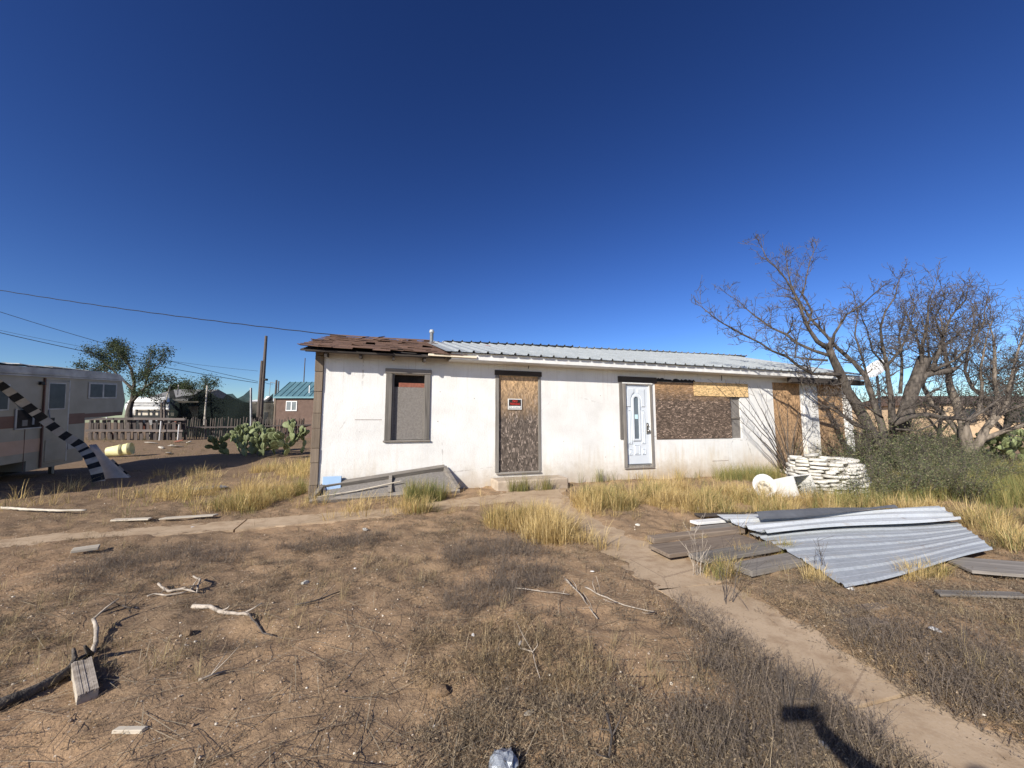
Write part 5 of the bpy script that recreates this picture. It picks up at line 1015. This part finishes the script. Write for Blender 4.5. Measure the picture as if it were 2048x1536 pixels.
# grooved weathered block
qa, qb, qc, qd = F(140, 1352, 0), F(152, 1420, 0), F(195, 1402, 0), F(181, 1338, 0); ce = (qa + qb + qc + qd) / 4; blk = empty('wood_block', ce + Vector((0, 0, .01)), label='pale grooved block of weathered grey wood lying on bare dirt', cat='wood block'); NS = 11
for k in range(NS):
    e0 = qa.lerp(qd, (k + .06) / NS) - ce; e1 = qa.lerp(qd, (k + .94) / NS) - ce; f0 = qb.lerp(qc, (k + .06) / NS) - ce; f1 = qb.lerp(qc, (k + .94) / NS) - ce; up_ = Vector((0, 0, .06 + rj(.004))); j_ = (f0 - e0).normalized() * rj(.008)
    MB().prism([e0 + up_ - j_, f0 + up_ + j_, f1 + up_ + j_, e1 + up_ - j_], .02).build('ridge', 'dry_stick', blk)
MB().prism([v - ce + Vector((0, 0, .048)) for v in (qa, qb, qc, qd)], .05).build('core', 'pale_wood_x', blk)

# ------------------------------------------------------------------ sticks, rubbish, rocks
def stick(pts, r0, r1, label, group=None, mat='dry_stick', branch=0, name='stick', cat='stick', lift=.02):
    P = [G(x, y) + Vector((0, 0, lift + (q[0] if q else 0))) for x, y, *q in pts]; o0 = P[0].copy(); m = MB(); Q = []
    for a, b in zip(P[:-1], P[1:]):
        n = max(1, int((b - a).length / .06)); Q += [a.lerp(b, k / n) + Vector((rj(.006), rj(.006), rj(.004))) for k in range(n)]
    Q.append(P[-1]); n = len(Q); m.tube([q_ - o0 for q_ in Q], [(r0 + (r1 - r0) * i / (n - 1)) * (1 + rj(.12)) for i in range(n)], 7)
    for k in range(branch):
        i = random.randrange(1, n); d = Vector((rj(1), rj(1), random.uniform(.1, .7))).normalized() * random.uniform(.06, .2); m.tube([Q[i] - o0, Q[i] - o0 + d * .5 + Vector((rj(.02), rj(.02), 0)), Q[i] - o0 + d], [r1 * .8, r1 * .6, r1 * .35], 4)
    return tag(m.build(name, mat, None, o0, smooth=True), label, cat, group)
random.seed(70)
stick([(-60, 1452), (40, 1412), (110, 1372), (180, 1322)], .030, .022, 'thick dark fallen log beside the grooved wood block', None, 'bark', 2, 'log', 'log', .03)
stick([(186, 1316, .0), (191, 1296, .015), (189, 1276, .03), (184, 1262, .05)], .014, .012, 'short barkless stick poking up behind the wood block', None, 'dry_stick', 1)
stick([(388, 1216), (420, 1222), (455, 1230), (497, 1246)], .018, .010, 'pale thick stick lying alone on bare dirt', branch=2)
stick([(497, 1246), (525, 1270), (545, 1286)], .007, .004, 'thin grey twig at the end of the pale stick', branch=1, mat='twig')
stick([(316, 1180, .03), (335, 1190), (365, 1188), (392, 1192), (398, 1178, .04), (385, 1170, .06)], .010, .008, 'crooked curled grey branch among dead weeds', branch=4)
stick([(297, 1198), (310, 1193), (330, 1200), (362, 1194), (372, 1192)], .007, .005, 'thin wavy pale twig in front of the curled branch', branch=1)
stick([(200, 1238), (235, 1222), (262, 1224)], .008, .004, 'twiggy dark branch behind the short upright stick', mat='twig', branch=5)
stick([(395, 1385), (420, 1375), (452, 1362)], .006, .004, 'small bent twig lying on bare sandy dirt', branch=2)
stick([(1130, 1165), (1160, 1195), (1195, 1245)], .007, .004, 'long straight dry stalk crossing the dead weeds', branch=3); stick([(1170, 1180), (1215, 1205), (1250, 1225), (1310, 1235)], .006, .004, 'dry stalk crossing another stalk near the path', branch=4)
stick([(1030, 1190), (1080, 1196), (1140, 1194)], .005, .003, 'pale straw stalk lying left of the crossed stalks', branch=2); stick([(1040, 1322), (1066, 1330), (1080, 1368)], .004, .003, 'tiny forked twig on the bare dirt', branch=2)
stick([(1215, 1460), (1222, 1490), (1218, 1530)], .007, .005, 'dark crooked twig standing in the weeds', mat='twig', branch=3, lift=.04)
stick([(590, 1225), (620, 1222), (680, 1195)], .006, .004, 'thin grey twig across the weedy mound', mat='twig', branch=2)
stick([(0, 1024), (60, 1028), (120, 1031), (172, 1028)], .022, .016, 'long pale curved strip of trim lying beyond the footpath', None, 'beige_wall', 0, 'trim_strip', 'trim', .05)
for k, (x, y, l, lab) in enumerate(((1456, 1205, .5, 'tall dry twiggy weed standing on the footpath edge'), (1395, 1150, .45, 'upright dry weed stalks growing through the brown boards'), (1600, 1480, .3, 'dry weed spike in front of the shadow'), (1640, 1150, .3, 'dry weed in front of the large metal sheet'))):
    b = G(x, y); T = Tree(.0014); random.seed(80 + k); e = empty('dry_weed', b, label=lab, cat='weed')
    for _ in range(6 if k != 1 else 9): T.twig(Vector((rj(.05), rj(.05), 0)), Vector((rj(.45), rj(.45), 1)), l * random.uniform(.5, 1), .0032, 1, .4, .14)
    T.tw.build('stem', 'dry_stick' if k == 1 else 'twig', e)
def rock_mesh(sd, mat, sub=2):
    random.seed(sd); bm = bmesh.new(); bmesh.ops.create_icosphere(bm, subdivisions=sub, radius=1)
    ax_ = [Vector((rj(1), rj(1), rj(1))).normalized() for _ in range(9)]; of = [random.uniform(.6, .95) for _ in range(9)]
    for v in bm.verts:
        for a_, f_ in zip(ax_, of):
            d_ = v.co.dot(a_) - f_
            if d_ > 0: v.co -= a_ * d_
        v.co.z *= .7
    me = bpy.data.meshes.new('rock'); bm.to_mesh(me); bm.free(); me.materials.append(MAT[mat]); return me
for k, (x, y, r_, lab) in enumerate(((610, 1172, .045, 'pale rounded stone on the weedy mound'), (374, 1277, .035, 'pale brown stone left of the yard middle'), (880, 1395, .06, 'flat sandy clod of earth in bare dirt'), (730, 1062, .05, 'tan stone near the footpath and yellow grass'), (1400, 1020, .09, 'tan broken brick in yellow grass'), (1275, 1052, .04, 'small tan stone beside the path bend'))):
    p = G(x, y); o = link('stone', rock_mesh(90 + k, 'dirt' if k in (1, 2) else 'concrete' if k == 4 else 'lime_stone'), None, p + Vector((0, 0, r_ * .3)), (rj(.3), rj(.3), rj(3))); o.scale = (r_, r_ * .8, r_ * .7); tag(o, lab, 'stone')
random.seed(99)
scr = [(1873, 1270, .05, .03, 'small white plastic scrap in the right weeds'), (1700, 1186, .05, .03, 'crumpled white paper at the lower edge of the metal sheet'), (1650, 1505, .035, .02, 'white paper bit beside the shadow'), (1473, 1143, .04, .02, 'white label stuck on the thick grey plank end'), (1040, 1308, .04, .008, 'thin white feather-like scrap on the weedy ground'), (946, 1282, .025, .012, 'tiny white scrap in the yard middle'), (1185, 1150, .03, .015, 'white fluff scrap near the crossed stalks'), (1060, 1440, .05, .015, 'yellowish chewed wood scrap near the crumpled foil'), (710, 1143, .018, .012, 'tiny white pebble-like scrap on the mound'), (385, 1053, .04, .03, 'white crumpled scrap on the left footpath'), (180, 1105, .05, .02, 'white flake beside the splintered board')]
for x, y, a_, b_, lab in scr:
    o = link('litter', rock_mesh(int(x), 'white_paint' if 'yellow' not in lab else 'pale_wood_x'), None, G(x, y, .012), (rj(.3), rj(.3), rj(3))); o.scale = (a_ * .8, b_, b_ * .4); tag(o, lab, 'litter')
for k, (x, y) in enumerate(((300, 893), (343, 896), (377, 892), (338, 904), (356, 891), (322, 898), (352, 897), (208, 908))):
    p = at(x, y, 1.45 * 770 / max(1, (y - 845)) * .83); p.z = gz1(p.x, p.y) + .06; o = link('yard_trash', rock_mesh(200 + k, 'beige_wall' if k != 4 else 'brick_red'), None, p, (rj(.3), rj(.3), rj(3))); o.scale = (random.uniform(.12, .4), .10, .06); tag(o, 'scrap of pale trash strewn before the pallet fence' if k != 4 else 'red scrap of trash strewn before the pallet fence', 'trash', 'trash strewn before the pallet fence')
# crumpled foil at the frame edge
random.seed(5); me = rock_mesh(300, 'foil', 3)
for v in me.vertices: v.co *= 1 + rj(.16)
o = link('crumpled_bag', me, None, G(1005, 1540, .03), (.3, .2, .5)); o.scale = (.06, .075, .085); tag(o, 'crumpled silvery grey bag on the dirt close to the foreground', 'bag')

# ------------------------------------------------------------------ grass, weeds and pebbles
def ell(px, py, rx, ry, n, ang=HA):
    c_ = G(px, py); a = RNG.uniform(0, 2 * np.pi, n); r_ = np.sqrt(RNG.random(n)) * (1 + RNG.normal(0, .12, n)); x = np.cos(a) * r_ * rx; y = np.sin(a) * r_ * ry
    return np.column_stack([c_.x + x * math.cos(ang) - y * math.sin(ang), c_.y + x * math.sin(ang) + y * math.cos(ang)])
KEEP_OUT = [[F(1500, 1074), F(1694, 1194), F(1990, 1120), F(1918, 1030), F(1435, 1048)], [F(1303, 1092), F(1335, 1134), F(1525, 1102), F(1482, 1070)]]
def poly_in(p, poly):
    c_ = np.zeros(len(p), bool); n = len(poly)
    for i in range(n):
        x0, y0, x1, y1 = poly[i].x, poly[i].y, poly[(i + 1) % n].x, poly[(i + 1) % n].y
        c_ ^= ((y0 > p[:, 1]) != (y1 > p[:, 1])) & (p[:, 0] < (x1 - x0) * (p[:, 1] - y0) / (y1 - y0 + 1e-9) + x0)
    return c_
def in_house(p):
    d = p - np.array([HO.x, HO.y]); y = d @ np.array([HN.x, HN.y]); s = d @ np.array([HU.x, HU.y]); return (y > -.06) & (s > -.3) & (s < 15.5)
def keep(p, margin=.02, step=True):
    d = p - np.array([HO.x, HO.y]); y = d @ np.array([HN.x, HN.y]); s = d @ np.array([HU.x, HU.y])
    return p[~poly_in(p, KEEP_OUT[0]) & ~poly_in(p, KEEP_OUT[1]) & ~in_house(p) & (path_d(p[:, 0], p[:, 1]) > margin + RNG.normal(0, .11, len(p))) & ~((s > 3.3) & (s < 5.05) & (y > -.56))]
def cover(n, x0, x1, y0, y1, dens):
    k = RNG.random((n, 2)); y = y0 * (y1 / y0) ** k[:, 1]; hw = np.minimum(np.abs(np.array([x0, x1])).max(), 1.55 * y + .6); x = (k[:, 0] * 2 - 1) * hw; p = np.column_stack([x, y]); d = dens(x, y); p = p[(RNG.random(len(p)) < d) & (x > x0) & (x < x1)]; return keep(p, -.03)
STR = [(.58, .43, .18), (.50, .36, .15), (.66, .51, .25), (.42, .31, .15)]
GRN = [(.22, .22, .08), (.30, .27, .10), (.16, .18, .065), (.38, .31, .12)]
GRY = [(.25, .195, .135), (.185, .147, .106), (.33, .255, .17), (.135, .11, .082), (.39, .305, .20)]
tuft = [blade_tuft(12, .30, .075, .0052, .95, k) for k in range(7)]; tall = [blade_tuft(12, .48, .05, .006, .6, 20 + k) for k in range(6)]
P = np.concatenate([ell(1320, 1000, 1.7, .75, 1500), ell(1450, 1010, 1.2, .7, 800), ell(1210, 1018, .6, .6, 500), ell(1050, 1045, .55, .40, 650), ell(1130, 1075, .5, .35, 480), ell(830, 1018, .45, .35, 380), ell(560, 1000, .9, .7, 560), ell(680, 1030, .8, .22, 260), ell(1640, 1022, 1.4, .4, 700), ell(1850, 1030, 1.2, .35, 500), ell(1975, 1080, .5, .7, 520), ell(2030, 1060, .7, .6, 500), ell(1240, 1085, .45, .3, 300), ell(590, 940, 1.1, 2.4, 600), ell(470, 985, 1.6, .7, 260), ell(330, 1000, 2.5, .5, 90), ell(520, 1010, 1.0, .5, 260)])
PX = cover(5200, -9.5, 9, 4.6, 11.5, lambda x, y: np.clip((fbm(x * 1.1, y * 1.1, 201, 4) - .40) * 2.4, 0, 1) * sst(4.6, 7.2, y + .18 * x)); P = np.concatenate([keep(P), PX, ell(1450, 1122, .28, .07, 70, .25), ell(1560, 1108, .2, .06, 50, .25), ell(1395, 1085, .25, .06, 40, .25), ell(1640, 1168, .12, .08, 30), ell(1850, 1155, .3, .1, 60), ell(1440, 1150, .2, .12, 50)]); nz_ = fbm(P[:, 0] * 2.6, P[:, 1] * 2.6, 77, 3); P = P[nz_ > .43]; nz_ = nz_[nz_ > .43]; gs_ = (.25 + 1.5 * np.clip((nz_ - .43) / .25, 0, .6)) * RNG.uniform(.55, 1.15, len(P)); gs_[-300:] *= .55; gc_ = pal(len(P), STR); gf_ = (fbm(P[:, 0] * 1.2, P[:, 1] * 1.2, 19, 2) > .56)[:, None]; gc_ = np.where(gf_ & (RNG.random((len(P), 1)) < .35), pal(len(P), GRN), gc_)
g = np_mesh('dry_grass', *stamp(tuft, with_z(P), gs_, gc_), 'blade'); tag(g, 'dry yellow grass tufts in front of the house', 'grass', kind='stuff')
P = np.concatenate([ell(865, 978, .38, .30, 260), ell(850, 1000, .35, .25, 170), ell(1062, 980, .5, .14, 240), ell(1180, 960, .5, .45, 260), ell(1250, 955, .9, .3, 260), ell(1400, 952, 1.6, .35, 420), ell(1500, 960, 1.0, .5, 280), ell(620, 985, .25, .4, 110), ell(1760, 1010, 1.5, .4, 300), ell(1900, 985, 2.2, .8, 900), ell(1980, 950, 3.0, 1.6, 1300), ell(2050, 1005, 1.3, .8, 500)])
P = keep(P, -.45); g = np_mesh('green_grass', *stamp(tall, with_z(P), RNG.uniform(.4, 1.0, len(P)), pal(len(P), GRN)), 'blade'); tag(g, 'taller greenish grass growing along the white wall', 'grass', kind='stuff')
# low dead weeds over the whole yard
lowt = [weed(9, .085, 4, .014, k, .0026, .5) for k in range(10)]; spk = [weed(6, .17, 7, .013, 40 + k, .0026, 1.6) for k in range(6)]
def dmap(x, y):
    n = fbm(x * 1.1, y * 1.1, 31, 4); m = fbm(x * .45 + 5, y * .45, 55, 3); bare = sst(3.6, 1.9, y) * sst(1.3, -.5, x) * .55
    right = sst(.6, 2.0, x) * .25
    return np.clip((n - .46 + (m - .5) * .9 + right - bare * .30) * 2.6 + .12, .05, .95)
P = cover(52000, -14, 13, 1.5, 11.5, dmap); cl = pal(len(P), GRY); yel = fbm(P[:, 0] * .8, P[:, 1] * .8, 91, 3)[:, None]; cl = cl * np.where(yel > .60, np.array([[1.12, 1.06, .95]]), np.array([[1., 1., 1.]]))
g = np_mesh('dead_weeds', *stamp(lowt, with_z(P), RNG.uniform(.5, 1.25, len(P)), cl), 'blade'); tag(g, 'low grey-brown dead weeds covering the yard', 'weeds', kind='stuff')
PB = keep(np.concatenate([ell(985, 1110, .55, .5, 420), ell(1050, 1160, .35, .3, 220), ell(960, 1200, .35, .3, 200), ell(1560, 1390, .28, .5, 420), ell(1420, 1250, .2, .35, 160), ell(1640, 1420, .2, .3, 160), ell(330, 1130, .8, .5, 380), ell(680, 1090, .6, .3, 240), ell(1900, 1330, .5, .5, 380), ell(1990, 1440, .3, .35, 260), ell(1480, 1480, .35, .25, 240)], 0), .0)
P = cover(5200, -9, 9, 1.6, 8, lambda x, y: np.clip(dmap(x, y) * .9 + .5 * sst(1.0, 1.8, x) * sst(3, 2, y), 0, 1) * sst(.42, .58, fbm(x * 1.7, y * 1.7, 63, 3)))
nP = len(P); P = np.concatenate([P, PB]); cw = pal(len(P), GRY); cw[nP:] = pal(len(P) - nP, [(.19, .155, .125), (.14, .115, .095), (.24, .19, .145)]); g = np_mesh('spiky_weeds', *stamp(spk, with_z(P), RNG.uniform(.5, 1.1, len(P)), cw), 'blade'); tag(g, 'upright dead weed spikes dotted through the yard', 'weeds', kind='stuff')
P = cover(2600, -9, 9, 2.2, 9, lambda x, y: sst(.5, .64, fbm(x * 1.3, y * 1.3, 47, 3))); g = np_mesh('thin_straw', *stamp(tuft, with_z(P), RNG.uniform(.22, .5, len(P)), pal(len(P), [(.34, .26, .14), (.28, .215, .13), (.42, .33, .18)])), 'blade'); tag(g, 'sparse short straw-coloured grass scattered through the yard', 'grass', kind='stuff')
straw = []
for k in range(5):
    L = .05 + .03 * k; w = .0016; straw.append((np.array([(-L, -w, .004), (-L, w, .004), (0, -w, .010), (0, w, .010), (L, w * .5, .012 - .004 * (k % 2))]) + np.array([0, 0, .004]), np.array([(0, 2, 3), (0, 3, 1), (2, 4, 3)])))
P = cover(9000, -9, 9, 1.5, 7.5, lambda x, y: .75 + 0 * x); g = np_mesh('straw_litter', *stamp(straw, with_z(P), RNG.uniform(.4, 1.3, len(P)), pal(len(P), [(.34, .26, .17), (.22, .165, .115), (.48, .40, .28), (.13, .10, .08)])), 'blade'); tag(g, 'broken straw and twig litter on the dirt', 'litter', kind='stuff')
pt = []
for k in range(5):
    me = rock_mesh(400 + k, 'lime_stone', 1); v = np.array([tuple(q_.co) for q_ in me.vertices]); t = np.array([tuple(p_.vertices) for p_ in me.polygons]); pt.append((v, t)); bpy.data.meshes.remove(me)
P = cover(5200, -9, 9, 1.4, 7, lambda x, y: sst(.35, .6, fbm(x * .9, y * .9, 83, 3)) * (.35 + .65 * sst(4.5, 2, y)))
rs = .0035 + .009 * RNG.random(len(P)) ** 3; g = np_mesh('gravel', *stamp(pt, with_z(P, .002), rs, pal(len(P), [(.42, .33, .24), (.55, .46, .36), (.32, .235, .165), (.66, .60, .50), (.25, .17, .12)])), 'pebble'); tag(g, 'small pale pebbles scattered on the dirt', 'gravel', kind='stuff')
# far ground cover
P = np.column_stack([RNG.uniform(-26, 40, 5200), RNG.uniform(11, 34, 5200)]); P = P[~in_house(P) & ~((P[:, 0] < -10) & (P[:, 1] < 13.5))]; d = P - np.array([HO.x, HO.y]); P = P[(fbm(P[:, 0] * .4, P[:, 1] * .4, 15, 3) > .44)]
g = np_mesh('far_grass', *stamp(tuft, with_z(P), RNG.uniform(.35, .9, len(P)), pal(len(P), [(.24, .19, .11), (.18, .155, .085), (.30, .235, .12)])), 'blade'); tag(g, 'dull brownish grass beyond the house and camper', 'grass', kind='stuff')

# ------------------------------------------------------------------ the photographer, whose shadow falls on the path
def skinned(name, joints, edges, radii, mats, root, assign=None, parent=None, sub=2):
    me = bpy.data.meshes.new(name); me.from_pydata([joints[k] for k in joints], [(list(joints).index(a), list(joints).index(b)) for a, b in edges], []); o = bpy.data.objects.new(name, me); COL.objects.link(o)
    md = o.modifiers.new('skin', 'SKIN'); md.use_smooth_shade = True; ss = o.modifiers.new('sub', 'SUBSURF'); ss.levels = sub; ss.render_levels = sub
    for i, k in enumerate(joints): me.skin_vertices[0].data[i].radius = radii[k] if isinstance(radii[k], tuple) else (radii[k], radii[k]); me.skin_vertices[0].data[i].use_root = (k == root)
    dg = bpy.context.evaluated_depsgraph_get(); m2 = bpy.data.meshes.new_from_object(o.evaluated_get(dg)); bpy.data.objects.remove(o)
    m2.materials.clear()
    for m in mats: m2.materials.append(MAT[m])
    if assign:
        for p in m2.polygons: p.material_index = assign(p.center)
    return link(name, m2, parent)
pb = Vector((.20, -.82, 0)); person = empty('person', (pb.x, pb.y, gz1(pb.x, pb.y)), label='person in dark shirt and jeans holding a phone at arm length', cat='person')
J = {'pel': (0, 0, .95), 'wst': (0, 0, 1.08), 'chs': (0, 0, 1.30), 'nb': (0, 0, 1.46), 'nk': (0, .01, 1.53), 'h0': (0, .02, 1.60), 'h1': (0, .02, 1.68), 'h2': (0, .01, 1.75),
     'hl': (-.10, 0, .92), 'kl': (-.12, .02, .50), 'al': (-.12, -.01, .09), 'tl': (-.14, .16, .045), 'hr': (.10, 0, .92), 'kr': (.12, .02, .50), 'ar': (.12, -.01, .09), 'tr': (.14, .16, .045),
     'sl': (-.19, 0, 1.42), 'el': (-.24, -.02, 1.14), 'wl': (-.24, .10, .90), 'pl': (-.24, .13, .82), 'sr': (.17, .02, 1.42), 'er': (.09, .38, 1.27), 'wr': (-.14, .66, 1.385), 'pr': (-.185, .75, 1.43)}
Rd = {'pel': (.16, .12), 'wst': (.15, .11), 'chs': (.17, .12), 'nb': (.09, .07), 'nk': .055, 'h0': (.07, .085), 'h1': (.08, .1), 'h2': (.055, .07), 'hl': .09, 'kl': .062, 'al': .042, 'tl': (.045, .03), 'hr': .09, 'kr': .062, 'ar': .042, 'tr': (.045, .03), 'sl': .07, 'el': .048, 'wl': .032, 'pl': (.04, .02), 'sr': .08, 'er': .062, 'wr': .042, 'pr': (.045, .028)}
ed = [('pel', 'wst'), ('wst', 'chs'), ('chs', 'nb'), ('nb', 'nk'), ('nk', 'h0'), ('h0', 'h1'), ('h1', 'h2'), ('pel', 'hl'), ('hl', 'kl'), ('kl', 'al'), ('al', 'tl'), ('pel', 'hr'), ('hr', 'kr'), ('kr', 'ar'), ('ar', 'tr'), ('chs', 'sl'), ('sl', 'el'), ('el', 'wl'), ('wl', 'pl'), ('chs', 'sr'), ('sr', 'er'), ('er', 'wr'), ('wr', 'pr')]
def asg(c_):
    if c_.z > 1.52 and abs(c_.x) < .13 and c_.y < .3: return 3 if (c_.z > 1.70 or c_.y < -.02) else 0
    if c_.z < .07: return 4
    if c_.z < .98 and abs(c_.x) < .21: return 2
    if c_.y > .5 or (c_.x < -.2 and c_.z < .98): return 0
    return 1
body = skinned('body', J, ed, Rd, ['skin', 'cloth_shirt', 'cloth_jeans', 'hair', 'black'], 'pel', asg, person)
for k, (x, z, l) in enumerate(((-.155, 1.475, .05), (-.162, 1.455, .055), (-.164, 1.435, .05), (-.16, 1.415, .042))):
    skinned('finger', {'a': (x - .03, .75, z), 'b': (x - .01, .79, z + .004), 'c': (x + .02, .80, z), 'd': (x + .045, .79, z - .002)}, [('a', 'b'), ('b', 'c'), ('c', 'd')], {'a': .009, 'b': .009, 'c': .0085, 'd': .007}, ['skin'], 'a', None, person, 1)
skinned('thumb', {'a': (-.19, .73, 1.43), 'b': (-.165, .73, 1.46), 'c': (-.14, .745, 1.475)}, [('a', 'b'), ('b', 'c')], {'a': .011, 'b': .010, 'c': .008}, ['skin'], 'a', None, person, 1)
ph = MB().bbox(-.125, .025, -.045, -.036, EYE - .045, EYE + .027, .003).build('phone', 'black'); tag(ph, 'dark phone held up at arm length by the person', 'phone')
